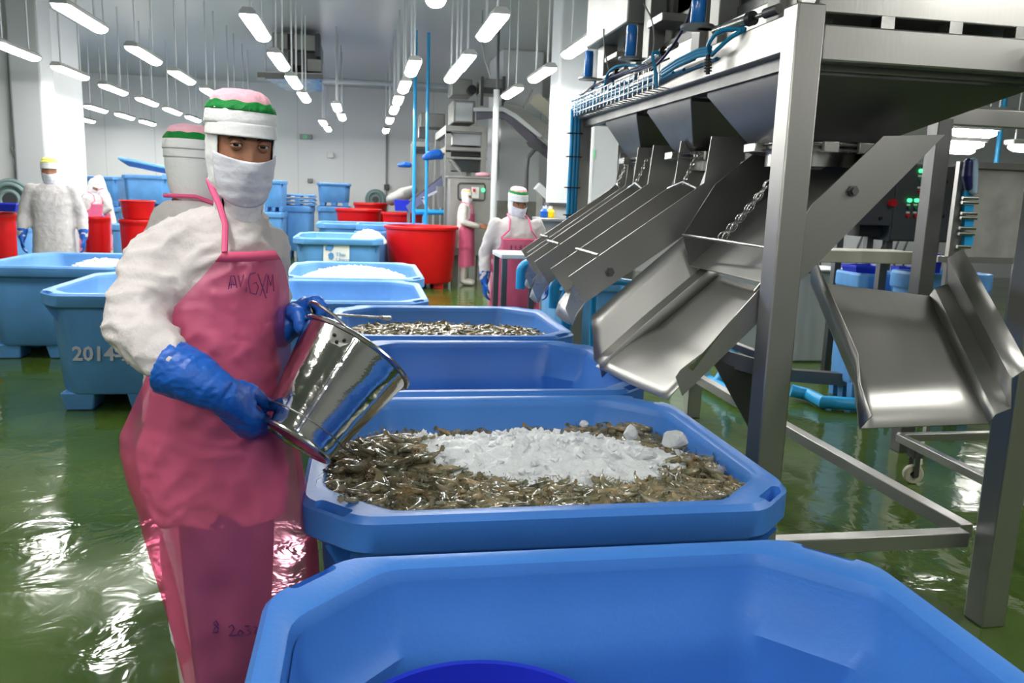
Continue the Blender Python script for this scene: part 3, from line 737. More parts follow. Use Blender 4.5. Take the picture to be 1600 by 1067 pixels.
# wire tray holding the tubes
wt = MB()
for k in range(22):
    y = 3.75+k*.075; wt.tube([(1.32, y, 2.16), (1.32, y, 2.055), (1.375, y, 2.05)], .003, 6)
for z in (2.16, 2.12, 2.075): wt.cyl((1.32, 3.75, z), (1.32, 5.33, z), .003, n=6)
wt.build('wire_tray', 'steel_bright', SM)
for k in range(3):
    x = 1.33+.022*k; MB().tube([(x, 5.42, 2.1), (x, 5.4, 1.9), (x, 5.41, 1.3), (x, 5.42, .5)], .014 if k != 1 else .017, 10).build('air_tube', 'pvc', SM)
for z in (1.95, 1.8, 1.6, 1.42, 1.3): MB().bb((1.30, 5.385, z), (1.40, 5.43, z+.008)).build('cable_tie', 'black', SM)

# --- upper box standing on the beams
UB = MB().bb((1.50, 2.70, 2.185), (3.2, 5.3, 2.30)).build('upper_tray', 'steel', SM, bevel=.006)
for x in (1.72, 1.98, 2.24): MB().bb((x, 2.68, 2.13), (x+.05, 2.74, 2.185)).build('spacer', 'steel_bright', UB)
MB().bb((1.55, 2.74, 2.30), (3.1, 5.2, 2.36)).build('dark_recess', 'dark', UB)
MB().bb((1.50, 2.69, 2.30), (3.2, 2.72, 2.318)).build('tray_lip', 'steel_bright', UB)
MB().bb((2.42, 2.70, 2.13), (3.2, 2.78, 2.185)).build('outrigger', 'steel_dull', UB)
MB().bb((1.62, 2.90, 2.36), (2.30, 4.6, 2.9)).build('upper_housing', 'steel_far', UB, bevel=.01)
MB().bb((2.36, 2.80, 2.36), (2.44, 2.88, 2.9)).build('upright', 'steel', UB, bevel=.004)

# ---------------------------------------------------------------- neighbouring frame, cabinets and tables at the right
sf = thing('support_frame', 'grey steel support frame standing before the control cabinet', 'frame', (3.3, 4.3, 0))
p = PY(1455, 315, 4.6); MB().bb((p.x-.05, 4.55, 0), (p.x+.05, 4.65, PY(1475, 185, 4.6).z)).build('post', 'steel_dull', sf, bevel=.004)
zt = PY(1480, 168, 4.6).z
MB().bb((p.x-.05, 4.56, zt-.1), (p.x+1.6, 4.64, zt)).build('top_rail', 'steel', sf, bevel=.004)
MB().bb((p.x+1.5, 4.55, 0), (p.x+1.6, 4.65, zt-.1)).build('post', 'steel_dull', sf, bevel=.004)
def cab(pl, pr, pt, pb, Y, D, m_, name, label, cat='cabinet'):
    a = PY(pl, pt, Y); b = PY(pr, pb, Y); x0, x1, z1, z0 = a.x, b.x, a.z, b.z
    t = thing(name, label, cat, ((x0+x1)/2, Y+D/2, 0))
    MB().bb((x0, Y, z0), (x1, Y+D, z1)).build('housing', m_, t, bevel=.008)
    return t, x0, x1, z0, z1
YC = 6.4
t, x0, x1, z0, z1 = cab(1402, 1484, 254, 379, YC, .3, 'dark', 'control_cabinet', 'dark grey control cabinet with rows of green lamps and red and green buttons')
MB().bb((x0+.012, YC-.012, z0+.012), (x1-.012, YC, z1-.012)).build('door', 'dark', t, bevel=.004)
MB().bb((x0+.04, YC+.08, 0), (x0+.1, YC+.14, z0)).build('leg', 'steel_dull', t); MB().bb((x1-.1, YC+.08, 0), (x1-.04, YC+.14, z0)).build('leg', 'steel_dull', t)
def btn(px, py, m_, nm, r=.016):
    p = PY(px, py, YC-.012); q = MB().cyl((p.x, YC-.035, p.z), (p.x, YC-.012, p.z), r, n=14).build(nm, m_, t)
for px, py in ((1438, 267), (1420, 313), (1431, 313), (1441, 314), (1465, 315)): btn(px, py, 'greenlamp', 'green_lamp')
for px, py in ((1437, 280), (1419, 324), (1430, 325), (1441, 325), (1463, 327)): btn(px, py, 'greenbtn', 'green_button', .015)
for px, py in ((1436, 299), (1417, 337), (1429, 337), (1441, 338), (1461, 340)): btn(px, py, 'redbtn', 'red_button', .015)
for px, py in ((1437, 275), (1436, 293), (1419, 320), (1430, 320), (1463, 321), (1418, 332), (1429, 332), (1462, 334), (1438, 347)): 
    p = PY(px, py, YC-.012); MB().bb((p.x-.016, YC-.018, p.z-.008), (p.x+.016, YC-.012, p.z+.008)).build('button_tag', 'white', t)
for px, py in ((1476, 284), (1471, 338)): btn(px, py, 'black', 'lock')
t, x0, x1, z0, z1 = cab(1335, 1398, 240, 353, YC+.0, .28, 'dark', 'switch_box', 'smaller dark grey switch box with a red knob left of the control cabinet')
p = PY(1392, 317, YC); MB().lathe([(.001, 0), (.03, 0), (.034, .03), (.03, .05), (.001, .05)], 18, (p.x, YC, p.z), (0, -1, 0)).build('red_knob', 'redbtn', t)
p = PY(1375, 341, YC); MB().cyl((p.x, YC-.02, p.z), (p.x, YC, p.z), .014).build('lock', 'black', t)
MB().bb((x0+.05, YC+.2, 0), (x0+.11, YC+.26, z0)).build('leg', 'steel_dull', t); MB().bb((x1-.11, YC+.2, 0), (x1-.05, YC+.26, z0)).build('leg', 'steel_dull', t)
MB().bb((x1-.26, YC+.1, z0-.1), (x1-.02, YC+.28, z0)).build('cable_box', 'black', t)
# low pale tank
YT = PZ(1230, 566, 0).y
tk = thing('white_tank', 'low white tank wall standing behind the near post of the sorting machine', 'tank', (PY(1210, 480, YT).x, YT+.25, 0))
MB().bb((PY(1085, 480, YT).x, YT, .0), (PY(1322, 480, YT).x, YT+.45, PY(1300, 425, YT).z)).build('tank_body', 'paint', tk, bevel=.02)
MB().bb((PY(1085, 480, YT).x-.02, YT-.02, PY(1300, 425, YT).z), (PY(1322, 480, YT).x+.02, YT+.47, PY(1300, 421, YT).z)).build('tank_rim', 'paint', tk, bevel=.008)
pb = thing('pale_worktable', 'pale long worktop seen behind the flat strip chute, before the dark cabinets', 'table', (PY(1360, 400, 5.2).x, 5.35, 0))
a = PY(1255, 390, 5.2); b = PY(1432, 413, 5.2)
MB().bb((a.x, 5.2, b.z), (b.x, 5.5, a.z)).build('table_top', mat('cream_enamel', rgb(196, 196, 184), .5), pb, bevel=.006)
for x in (a.x+.1, b.x-.08):
    MB().bb((x-.03, 5.45, 0), (x+.03, 5.5, b.z)).build('leg', 'steel_dull', pb)
pc = thing('wall_board', 'white board with long dark streaks below the switch box', 'board', (PY(1350, 370, 8.4).x, 8.42, 0))
a = PY(1262, 330, 8.4); b = PY(1436, 396, 8.4)
MB().bb((a.x, 8.4, 0), (b.x, 8.44, a.z)).build('panel', 'paint', pc)
for k, (u0, u1) in enumerate(((1300, 1282), (1322, 1303), (1352, 1338), (1372, 1352), (1392, 1376), (1410, 1398), (1425, 1412))):
    MB().tube([PY(u0, 345, 8.36), PY(lerp(u0, u1, .5)+3, 368, 8.35), PY(u1, 392, 8.36), PY(u1-2, 460, 8.36)], .012, 8).build('hose', 'dark', pc)  # dark streaks over the board, built as thin tubes
# blue bins and baskets behind
bin_px(1348, 1437, 428, 5.75, 'pale blue insulated bin under the worktop, behind the white tank', depth=.42)
bin_px(1440, 1562, 428, 5.2, 'pale blue insulated bin behind the steel screen panel, cut by the right post', depth=.4)
def basket(pl, pr, pt, pb_, Y, label, m_='blue_deep'):
    a = PY(pl, pt, Y); b = PY(pr, pb_, Y); h = a.z-b.z; w_ = b.x-a.x; c = V3(((a.x+b.x)/2, Y+w_*.4, b.z))
    t = thing('plastic_basket', label, 'basket', c)
    MB().loft([[V3((c.x+sx*w_/2*k, c.y+sy*w_*.4*k, z)) for sx, sy in ((-1, -1), (1, -1), (1, 1), (-1, 1))] for z, k in ((b.z, .86), (a.z-.02, .97), (a.z-.02, 1.0), (a.z, 1.0), (a.z, .93), (b.z+.02, .82))]).build('basket_body', m_, t, bevel=.006)
    return t
basket(1338, 1384, 415, 430, 5.85, 'dark blue plastic basket on the bin under the pale worktop')
basket(1405, 1428, 417, 432, 5.95, 'small dark blue basket at the end of the pale worktop')
basket(1449, 1471, 397, 427, 5.3, 'upright deep blue basket between the support post and steel screen')
# steel screen with pipe ladder
YS = 4.9
a = PY(1500, 262, YS); b = PY(1592, 405, YS)
t = thing('steel_screen', 'mottled stainless steel screen panel with a ladder of short pipes on its left side', 'screen', ((a.x+b.x)/2, YS, 0))
MB().bb((a.x, YS, b.z), (b.x, YS+.02, a.z)).build('panel', 'mottled', t)
MB().bb((a.x, YS-.03, a.z-.0), (b.x, YS+.03, a.z+.04)).build('top_tube', 'steel', t); MB().bb((a.x-.1, YS-.03, b.z-.03), (b.x, YS+.03, b.z+.01)).build('bottom_tube', 'steel', t)
q0 = PY(1500, 262, YS); q1 = PY(1478, 405, YS)
MB().bar((q0.x-.0, YS, 0), (q0.x-.0, YS, q0.z+.04), .035).build('stile', 'steel', t); MB().bar((b.x, YS, 0), (b.x, YS, q0.z+.04), .05).build('stile', 'steel', t)
for k, (py, pl, pr) in enumerate(((309, 1504, 1528), (316, 1503, 1528), (333, 1502, 1526), (340, 1501, 1526), (356, 1499, 1524), (365, 1498, 1522), (385, 1495, 1516))):
    MB().cyl(PY(pl, py, YS-.06), PY(pr, py+1, YS-.06), .011, n=10).build('short_pipe', 'steel_bright', t)
for (p1, p2) in ((298, 307), (320, 331), (343, 354), (368, 383)):
    a_ = PY(1516, p1, YS-.04); b_ = PY(1505 if p1 > 360 else 1508, p2, YS-.04); MB().bb((a_.x-.045, YS-.05, b_.z), (a_.x+.02, YS-.02, a_.z)).build('blue_insert', 'pvc', t)
g = thing('hanging_gloves', 'pale blue rubber gloves hung over the top of the steel screen', 'gloves', PY(1518, 300, YS-.08))
for k, (pp, m_) in enumerate((([(1513, 254), (1511, 275), (1513, 292)], 'navy'), ([(1521, 253), (1520, 275), (1520, 299)], 'paleglove'))):
    P = [PY(p[0], p[1], YS-.09+.03*k) for p in pp]; MB().caps(P, [.028, .032, .026], 10).build('glove', m_, g)
# trolley with castor wheels
t = thing('steel_trolley', 'low stainless trolley frame on pale castors at the right edge', 'trolley', PZ(1520, 745, 0))
zc = .24
A = PZ(1405, 683, zc); B = PZ(1700, 830, zc); C_ = PZ(1640, 678, zc)
MB().bar(A, B, .045, .045).build('frame_rail', 'steel', t, bevel=.003); MB().bar(A, C_, .045, .045).build('frame_rail', 'steel', t, bevel=.003)
MB().bar(C_, C_+(B-A), .045, .045).build('frame_rail', 'steel', t, bevel=.003); MB().bar(B, B+(C_-A), .045).build('frame_rail', 'steel', t, bevel=.003)
for P in (A+(B-A)*.08+(C_-A)*.04, A+(B-A)*.9+(C_-A)*.05, C_+(B-A)*.05):
    c = V3((P.x, P.y, .055)); wlh = MB().lathe([(.02, -.018), (.05, -.018), (.055, -.01), (.055, .01), (.05, .018), (.02, .018), (.02, -.018)], 28, c, (.35, 1, 0)).build('castor_wheel', 'rubber', t)
    MB().box(c+V3((.0, .028, .05)), (.03, .006, .11)).build('castor_fork', 'steel_dull', t); MB().box(c+V3((0, -.028, .05)), (.03, .006, .11)).build('castor_fork', 'steel_dull', t)
    MB().bb(c+V3((-.03, -.032, .10)), c+V3((.03, .032, zc-.02-.055))).build('castor_plate', 'dark', t)
    MB().cyl(c+V3((0, -.034, 0)), c+V3((0, .034, 0)), .014).build('axle', 'steel_dull', t)
# low floor pipes
t = thing('floor_pipe', 'sky blue PVC pipe with a Y branch on the floor behind the near post', 'pipe', PZ(1140, 600, .0))
yP = 3.75
P0 = PY(1070, 560, 4.0); P1_ = PY(1112, 592, 3.8); P2_ = PY(1150, 618, 3.7)
zp = .07; P0, P1_, P2_ = [PZ(1072, 574, zp), PZ(1118, 600, zp), PZ(1160, 626, zp)]
MB().tube([P0, P1_, P2_], .045, 16).build('pipe_run', 'pvc', t)
MB().tube([P1_, P1_+V3((.14, .05, .16)), P1_+V3((.17, .06, .3))], .042, 16).build('pipe_branch', 'pvc', t)
MB().cyl(lerp(P1_, P2_, .45), lerp(P1_, P2_, .7), .053, n=18).build('pipe_socket', 'pvc', t)
MB().tube([P0+V3((.0, .12, .02)), P1_+V3((-.02, .14, .05))], .035, 12).build('grey_pipe', 'rubber', t)
t = thing('floor_pipe', 'darker blue PVC pipe with a bend lying between the machine posts', 'pipe', PZ(1285, 625, 0))
MB().tube([PZ(1236, 610, .08), PZ(1262, 616, .06), PZ(1285, 628, .06), PZ(1345, 632, .06)], .05, 16).build('pipe_run', 'pvc', t)
MB().bar(PZ(1225, 585, .16), PZ(1420, 600, .16), .08, .1).build('steel_channel', 'steel_dull', t)
# loose PVC outlets at the chutes
def elbow(px, py, Y, label, m2):
    p = PY(px, py, Y); t = thing('drain_elbow', label, 'pipe', (p.x, p.y, 0), None)
    r = .035; R = .06
    pts = [p+V3((0, 0, -.12)), p]+[p+V3((R-R*cos(a), .0, R*sin(a))) for a in [pi/2*k/6 for k in range(1, 7)]]+[p+V3((R+.1, 0, R)), p+V3((R+.3, 0.02, R))]
    MB().tube(pts, r, 16).build('bend', 'pvc', t)
    MB().tube([pts[-1]+V3((-.02, 0, 0)), pts[-1]+V3((.2, .05, -.02)), pts[-1]+V3((.22, .05, -p.z-R+.02))], r*.8, 12).build('standpipe', 'pvc', t)
elbow(814, 425, 5.75, 'sky blue PVC elbow by the white table, left one of two', 0)
elbow(866, 452, 5.1, 'sky blue PVC elbow nearer the chute tips, right one of two', 1)
# white topped side table
t = thing('side_table', 'small steel side table with a white top in front of the pink-aproned worker', 'table', PY(815, 480, 6.4))
a = PY(777, 394, 6.2); b = PY(850, 404, 6.2); zt = a.z
t.location.z = 0; 
MB().bb((a.x, 6.0, zt-.035), (a.x+.75, 6.45, zt)).build('table_top', 'white', t, bevel=.006)
for x, y in ((a.x+.03, 6.03), (a.x+.03, 6.42), (a.x+.24, 6.03), (a.x+.7, 6.42)):
    MB().bb((x-.02, y-.02, 0), (x+.02, y+.02, zt-.035)).build('leg', 'steel_dull', t)
# ---------------------------------------------------------------- people
def interp(tab, z):
    """tab rows (z, ...) sorted descending"""
    if z >= tab[0][0]: return tab[0][1:]
    for i in range(len(tab)-1):
        a, b = tab[i], tab[i+1]
        if z >= b[0]:
            t = (a[0]-z)/(a[0]-b[0]); t = t*t*(3-2*t)
            return tuple(p+(q-p)*t for p, q in zip(a[1:], b[1:]))
    return tab[-1][1:]
HOODT = [(.125, .030, .034, .036), (.118, .050, .056, .06), (.105, .066, .076, .078), (.08, .077, .087, .09), (.05, .080, .092, .094), (.0, .081, .093, .093), (-.03, .080, .092, .090), (-.06, .077, .092, .084),
         (-.09, .072, .090, .076), (-.12, .064, .079, .068), (-.15, .058, .060, .062), (-.18, .056, .048, .060), (-.21, .050, .030, .050)]
def hpoint(z, th, off=0.):
    a, bf, bb = interp(HOODT, z); b = bf if cos(th) > 0 else bb
    return V3(((a+off)*sin(th), -(b+off)*cos(th), z))
def make_head(root, C, yaw, S=1., band='greenband', top='pinkcap', hi=True, pitch=0., roll=0.):
    """hood, mask, cap and eyes as children; returns the skin points for the body"""
    R = Matrix.Rotation(yaw, 3, 'Z')@Matrix.Rotation(pitch, 3, 'X')@Matrix.Rotation(roll, 3, 'Y')
    T = lambda p: C+R@(p*S)
    na = 72 if hi else 28
    def surf(zs, th0, th1, off, name, mt, closed=False, n=na, sol=.002, zf=None, ruffle=None):
        rows = []
        for i, z in enumerate(zs):
            row = []
            for j in range(n+(0 if closed else 1)):
                th = th0+(th1-th0)*j/n; zz = zf(z, th) if zf else z; o = off(i/(len(zs)-1), th) if callable(off) else off
                row.append(T(hpoint(zz, th, o)))
            rows.append(row)
        m = MB().loft(rows, cap=False, closed=closed); ob = m.build(name, mt, root)
        ob.modifiers.new('s', 'SOLIDIFY').thickness = sol*S; return ob
    wr = lambda z, th, A=.0022: A*noise.noise(V3((cos(th)*5, sin(th)*5, z*34)))*(1 if hi else 0)
    # hood: sides and back, closed under the chin
    zs = [.07-.28*i/(40 if hi else 12) for i in range((40 if hi else 12)+1)]
    surf(zs, radians(59), radians(301), lambda t, th: wr(t, th)+.002*sin(t*30+th*2)*t, 'hood', 'hood')
    # hood front below the chin
    zs = [-.125-.085*i/10 for i in range(11)]
    surf(zs, radians(-52), radians(52), lambda t, th: wr(t+2, th, .004), 'hood_front', 'hood', n=24)
    # mask
    N_ = 22
    def mz(t, th):
        u = th/radians(66); top_ = -.040+.022*abs(u)**1.6; bot = -.150+.03*abs(u)**2
        return top_+(bot-top_)*t
    def moff(t, th):
        nose = math.exp(-(th/.33)**2)*(.013*math.exp(-((t-.12)/.28)**2)-.002)
        return .0035+nose-.004*sin(pi*min(1, t*1.1))*math.exp(-((abs(th)-.55)/.25)**2)+wr(t*3, th, .0015)
    surf([i/N_ for i in range(N_+1)], radians(-66), radians(66), moff, 'face_mask', 'mask', n=36, zf=lambda z, th: mz(z, th))
    # cap
    def bandz(a, b): return [a+(b-a)*i/8 for i in range(9)]
    tilt = lambda z, th: z-.003*cos(th)
    surf(bandz(.021, .053), 0, 2*pi, lambda t, th: (.010 if cos(th) > 0 else .003)*(1-t*.5)*max(.3, cos(th)*.7+.3)+.002, 'cap_brim', 'hood', True, zf=tilt)
    surf(bandz(.049, .086), 0, 2*pi, lambda t, th: .0052+wr(t*3, th, .002)+.002*sin(pi*t), 'cap_band', 'hood', True, zf=tilt)
    ruf = lambda t, th: .0065+.0022*sin(th*19+.7*sin(th*5))*sin(pi*min(1, t+.12))+.002*sin(pi*t)
    surf(bandz(.082, .104), 0, 2*pi, ruf, 'elastic_band', band, True, zf=lambda z, th: z-.003*cos(th)+(.0022*sin(th*9) if z > .1 else 0))
    # crown
    rows = []
    for i in range(10):
        k = i/9; a, bf, bb = interp(HOODT, .1); zz = .101+.034*sin(k*pi/2)+.0; sh = cos(k*pi/2)**.62
        row = []
        for j in range(na):
            th = 2*pi*j/na; b = bf if cos(th) > 0 else bb; q = 1+.03*sin(th*9+.8)*(1-k)*k*3
            row.append(T(V3((a*1.07*sh*q*sin(th), -b*1.05*sh*q*cos(th), zz-.003*cos(th)*sh+.003*noise.noise(V3((sin(th)*3, cos(th)*3, k*4)))))))
        rows.append(row)
    MB().loft(rows, cap=True).build('cap_crown', top, root)
    # eyes
    if hi:
        for sx in (-1, 1):
            e = V3((sx*.0325, -.0745, -.001))
            eb = MB().sphere(T(e), .0128*S, 14).build('eyeball', 'eyewhite', root)
            gaze = V3((-.30, -1, .02)).normalized()
            MB().sphere(T(e+gaze*.0078), .0074*S, 10, (1, 1, 1)).build('iris', 'iris', eb)
            # lids: skin shell open along an almond slit
            for up_ in (1, -1):
                rows = []
                for i in range(9):
                    el = (radians(14)+i/8*radians(76)) if up_ > 0 else -(radians(17)+i/8*radians(70))
                    row = []
                    for j in range(17):
                        az = radians(-95+190*j/16); narrow = (abs(az)/radians(95))**2*radians(13 if up_ > 0 else 16)
                        e2 = el-up_*narrow*(1-i/8); r = .0142 if up_ > 0 else .0134
                        d = V3((sin(az)*cos(e2), -cos(az)*cos(e2), sin(e2)))*r; row.append(T(e+d))
                    rows.append(row)
                l_ = MB().loft(rows, cap=False, closed=False).build('eyelid', 'skin', root); l_.modifiers.new('s', 'SOLIDIFY').thickness = .0012
                if up_ > 0: MB().tube([p+(R@V3((0, -.0006, 0))) for p in rows[0]], .0009, 5).build('lash_line', 'brow', l_)
            pts = [(sx*.014, -.0885, .0125), (sx*.024, -.089, .018), (sx*.037, -.086, .0195), (sx*.052, -.0765, .012)]
            MB().tube([T(V3(p)) for p in pts], [.0018*S, .0036*S, .0034*S, .0012*S], 8).build('eyebrow', 'brow', root)
    # skin of the head for the body mesh
    m = MB(); zs = [.115, .10, .08, .06, .045, .035, .025, .015, .008, 0, -.008, -.015, -.025, -.035, -.045, -.06, -.08, -.10, -.12, -.14, -.17, -.2]
    rows = []
    for z in zs:
        row = []
        for j in range(72 if hi else 24):
            th = 2*pi*j/(72 if hi else 24); o = -.007
            if cos(th) > 0:
                x = sin(th)
                o += .014*math.exp(-(th if th < pi else th-2*pi)**2/.022)*max(0, min(1, (.012-z)/.045))*(1 if z > -.06 else 0)
                o += .003*math.exp(-((z-.022)/.012)**2)*max(0, cos(th))                    # brow ridge
                t_ = th if th < pi else th-2*pi
                o -= .009*math.exp(-((abs(t_)-.40)/.17)**2-((z+.0)/.012)**2)             # eye sockets
                o += .003*math.exp(-((abs(t_)-.62)/.2)**2-((z+.04)/.02)**2)
                if z < -.09: o -= .01
            row.append(T(hpoint(z, th, o)))
        rows.append(row)
    m.loft(rows, cap=True)
    return m
def coat_mesh(root, torso, arms, vox, mt='cloth', name='coat', A=.011, n=28, tail=None):
    m = MB(); rings = []
    for z, cx_, cy_, a, b in torso:
        rings.append([V3((cx_+a*abs(cos(t))**.85*(1 if cos(t) > 0 else -1), cy_+b*abs(sin(t))**.85*(1 if sin(t) > 0 else -1), z)) for t in [2*pi*j/n for j in range(n)]])
    m.loft(rings)
    for ar in arms: m.caps([p for p, r in ar], [r for p, r in ar], 16)
    o = m.build(name, mt, root)
    off = V3(root.location)
    def dp(co, no):
        p = co+off
        w_ = noise.noise(V3((p.x*7, p.y*7, p.z*5)))
        q = V3((p.x*9+p.z*5+w_*.8+3, p.y*9, p.z*17-p.x*8+w_*1.2)); r = (1-abs(noise.noise(q)))**3
        q = V3((p.x*16-p.z*10, p.y*18+4, p.z*30+p.x*12+w_)); f = (1-abs(noise.noise(q)))**4
        g_ = noise.noise(V3((p.x*40, p.y*40, p.z*40)))
        return co+no*(A*.5*w_+A*1.25*(r-.55)+A*.55*(f-.5)+A*.1*g_)
    return fuse(o, vox, 3, dp)
def finger(m, base, dirs, lens, r0, taper=.86):
    pts = [V3(base)]; rr = [r0]
    for d, l in zip(dirs, lens): pts.append(pts[-1]+V3(d).normalized()*l); rr.append(rr[-1]*taper)
    m.caps(pts, rr, 12)
def std_hand(m, w, d, side, pn, s=1.):
    """w wrist, d direction of the hand, side: thumb direction, pn: palm normal (fingers curl towards it)"""
    w = V3(w); d = V3(d).normalized(); side = V3(side); side = (side-d*side.dot(d)).normalized(); pn = V3(pn); pn = (pn-d*pn.dot(d)-side*pn.dot(side)).normalized()
    for k in (-1, -.33, .33, 1): m.caps([w+side*k*.016*s, w+d*.085*s+side*k*.030*s], [.021*s, .0145*s], 10)
    for i, (k, L) in enumerate(((.034, .9), (.012, 1.), (-.011, .95), (-.033, .76))):
        b = w+d*.09*s+side*k*s
        finger(m, b, [d+pn*.25, d+pn*.8, d*.6+pn], [.04*L*s, .026*L*s, .02*L*s], .0108*s, .92)
    finger(m, w+d*.025*s+side*.026*s, [d*.7+side*.8+pn*.2, d+side*.25+pn*.3, d+pn*.4], [.038*s, .032*s, .024*s], .0135*s, .9)
def ap_tie(root, pts, r=.006, mt='apron_tie'):
    return MB().tube(pts, r, 8).build('neck_strap', mt, root)
MT['apron_tie'] = mat('pink_tie', rgb(228, 92, 140), .5)
MT['hem'] = mat('pink_hem', rgb(225, 90, 130), .5)

def worker(name, label, loc, yaw, H=1.66, band='greenband', top='pinkcap', apron=True, arms='down', glove='glove', head_yaw=0., lean=0., head_pitch=0., bare=False, hood_band=True, hi=False, boots=True):
    """a person standing at loc; built facing -Y, then turned by yaw"""
    root = thing(name, label, 'person', (0, 0, 0)); k = H/1.70
    def L(x, y, z):       # lean bends the trunk forwards over the hips
        p = V3((x, y, z))*k
        if lean and p.z > .9*k:
            q = p-V3((0, 0, .9*k)); q = Matrix.Rotation(lean, 3, 'X')@q; p = q+V3((0, 0, .9*k))
        return p
    C = L(0, -.01, 1.575)
    hm = make_head(root, C, head_yaw, k, band, top, hi, head_pitch+lean*.6)
    # body
    sh = .185
    if arms == 'down':
        AR = {s: [L(s*sh, 0, 1.38), L(s*.27, .03, 1.12), L(s*.285, -.05, .885)] for s in (-1, 1)}
        hd = {s: ((0, -.12, -1), (0, -1, 0), (-s, 0, 0)) for s in (-1, 1)}
    elif arms == 'work':
        AR = {s: [L(s*sh, 0, 1.38), L(s*.27, .0, 1.12), L(s*.16, -.27, 1.06)] for s in (-1, 1)}
        hd = {s: ((-s*.35, -1, -.1), (-s*.5, 0, .9), (0, -.2, -1)) for s in (-1, 1)}
    elif arms == 'back':
        AR = {s: [L(s*sh, 0, 1.38), L(s*.26, .08, 1.11), L(s*.16, -.14, 1.0)] for s in (-1, 1)}
        hd = {s: ((-s*.7, -1, -.1), (-s*.5, 0, .9), (0, -.2, -1)) for s in (-1, 1)}
    m = hm; m.caps([L(0, .01, 1.50), L(0, .01, 1.36), L(0, .02, 1.12), L(0, .01, .92)], [.04*k, .085*k, .09*k, .10*k], 12)
    for s in (-1, 1):
        m.caps([L(s*.03, 0, 1.4), L(s*.16, 0, 1.38)]+AR[s], [.045*k, .032*k, .032*k, .03*k, .024*k], 10)
        m.caps([V3((s*.09, 0, .92))*k, V3((s*.10, -.01, .50))*k, V3((s*.10, .02, .10))*k, V3((s*.10, -.12, .04))*k], [.085*k, .058*k, .04*k, .03*k], 10)
    b = m.build('body', 'skin', root); fuse(b, .014, 2)
    tor = []
    for z, a, bb_ in ((.66, .215, .165), (.80, .205, .155), (.95, .195, .145), (1.10, .19, .135), (1.25, .20, .135), (1.36, .195, .12), (1.42, .14, .095), (1.455, .08, .075)):
        c = L(0, .01, z); tor.append((c.z, c.x, c.y, a*k, bb_*k))
    coat_mesh(root, tor, [[(AR[s][0], .066*k), (AR[s][0]*.5+AR[s][1]*.5, .066*k), (AR[s][1], .060*k), (AR[s][1]*.45+AR[s][2]*.55, .055*k), (AR[s][1]*.1+AR[s][2]*.9, .044*k)] for s in (-1, 1)], .016, A=.0055)
    for s in (-1, 1):
        g = MB(); w_ = AR[s][2]; d, sd, pn = hd[s]; dv = V3(d).normalized()
        if not bare: g.cyl(w_-(AR[s][2]-AR[s][1]).normalized()*.09*k, w_+dv*.02, .054*k, .034*k, 14)
        std_hand(g, w_, d, sd, pn, k); o = g.build('hand' if bare else 'glove', 'skin' if bare else glove, root); fuse(o, .007, 3)
        MB().caps([V3((s*.10, .0, .60))*k, V3((s*.10, 0, .36))*k], [.088*k, .075*k], 12).build('trouser_leg', 'cloth' if not apron else 'hood', root)
        bt = MB().caps([V3((s*.10, .01, .36))*k, V3((s*.10, .02, .08))*k, V3((s*.10, -.02, .06))*k, V3((s*.105, -.14, .045))*k], [.072*k, .05*k, .052*k, .045*k], 14)
        for v in bt.v: v.z = max(v.z, 0)
        bt.build('boot', 'boot', root)
    if apron:
        rows = []; zt = 1.27
        zs = [zt-(zt-.34)*i/24 for i in range(25)]
        for z in zs:
            w_ = .42 if z > 1.2 else .42+(1.2-z)*3.4; w_ = min(w_, 1.0)*radians(112); fl = 1+.12*max(0, (1.0-z))
            c = L(0, .01, z); row = []
            for j in range(37):
                th = -w_+2*w_*j/36; a = .222*k*fl; bb_ = .172*k*fl; q = 1+.035*sin(th*9+z*2)*max(0, min(1, (1.1-z)*2))
                row.append(V3((c.x+a*q*sin(th), c.y-bb_*q*cos(th), c.z)))
            rows.append(row)
        o = MB().loft(rows, cap=False, closed=False).build('apron', 'apron', root)
        MB().tube([p+V3((0, -.002, -.01)) for p in rows[0][2:-2]], .007, 6).build('bib_hem', 'hem', o)
        for s in (-1, 1):
            e = rows[0][0 if s < 0 else -1]; ap_tie(root, [e, L(s*.10, -.135, 1.34), L(s*.085, -.10, 1.43), L(s*.08, .02, 1.47), L(0, .09, 1.47)], .007*k)
    root.location = V3(loc); root.rotation_euler.z = yaw
    return root

# --- the man with the pail (turned towards the bin, looking at the viewer)
Y0 = 1.95
mp = thing('person', 'masked worker in white coat and pink see-through apron tipping a pail over the shrimp', 'person', (PY(350, 600, Y0).x, Y0, 0))
HC = PY(375, 227, 1.91)
hm = make_head(mp, HC, radians(25), .87, hi=True, pitch=radians(2), roll=radians(2))
rowsT = [(312, 345, 404, .058), (322, 332, 408, .066), (332, 300, 414, .080), (346, 256, 423, .095), (368, 244, 431, .112), (400, 244, 436, .13), (450, 256, 436, .135), (500, 264, 437, .135), (560, 254, 438, .14), (620, 236, 440, .15), (680, 213, 444, .155), (740, 224, 451, .155), (790, 240, 456, .155)]
def trow(py, l, r, b, off=0.):
    a = PY(l, py, Y0); c = PY(r, py, Y0); return ((a.z+c.z)/2, (a.x+c.x)/2, Y0, (c.x-a.x)/2+off, b+off)
tor = [trow(*r, -.004) for r in rowsT][::-1]
SR = [PY(262, 372, 1.84), PY(212, 440, 1.80), PY(205, 500, 1.74), PY(240, 540, 1.70), PY(285, 572, 1.66)]       # sleeve of the near arm
near_arm = [(PY(280, 392, 1.94), .078), (PY(258, 415, 1.92), .082), (PY(238, 452, 1.88), .080), (PY(218, 486, 1.84), .074), (PY(210, 508, 1.81), .066), (PY(233, 530, 1.77), .062), (PY(256, 553, 1.73), .054), (PY(276, 570, 1.70), .037)]
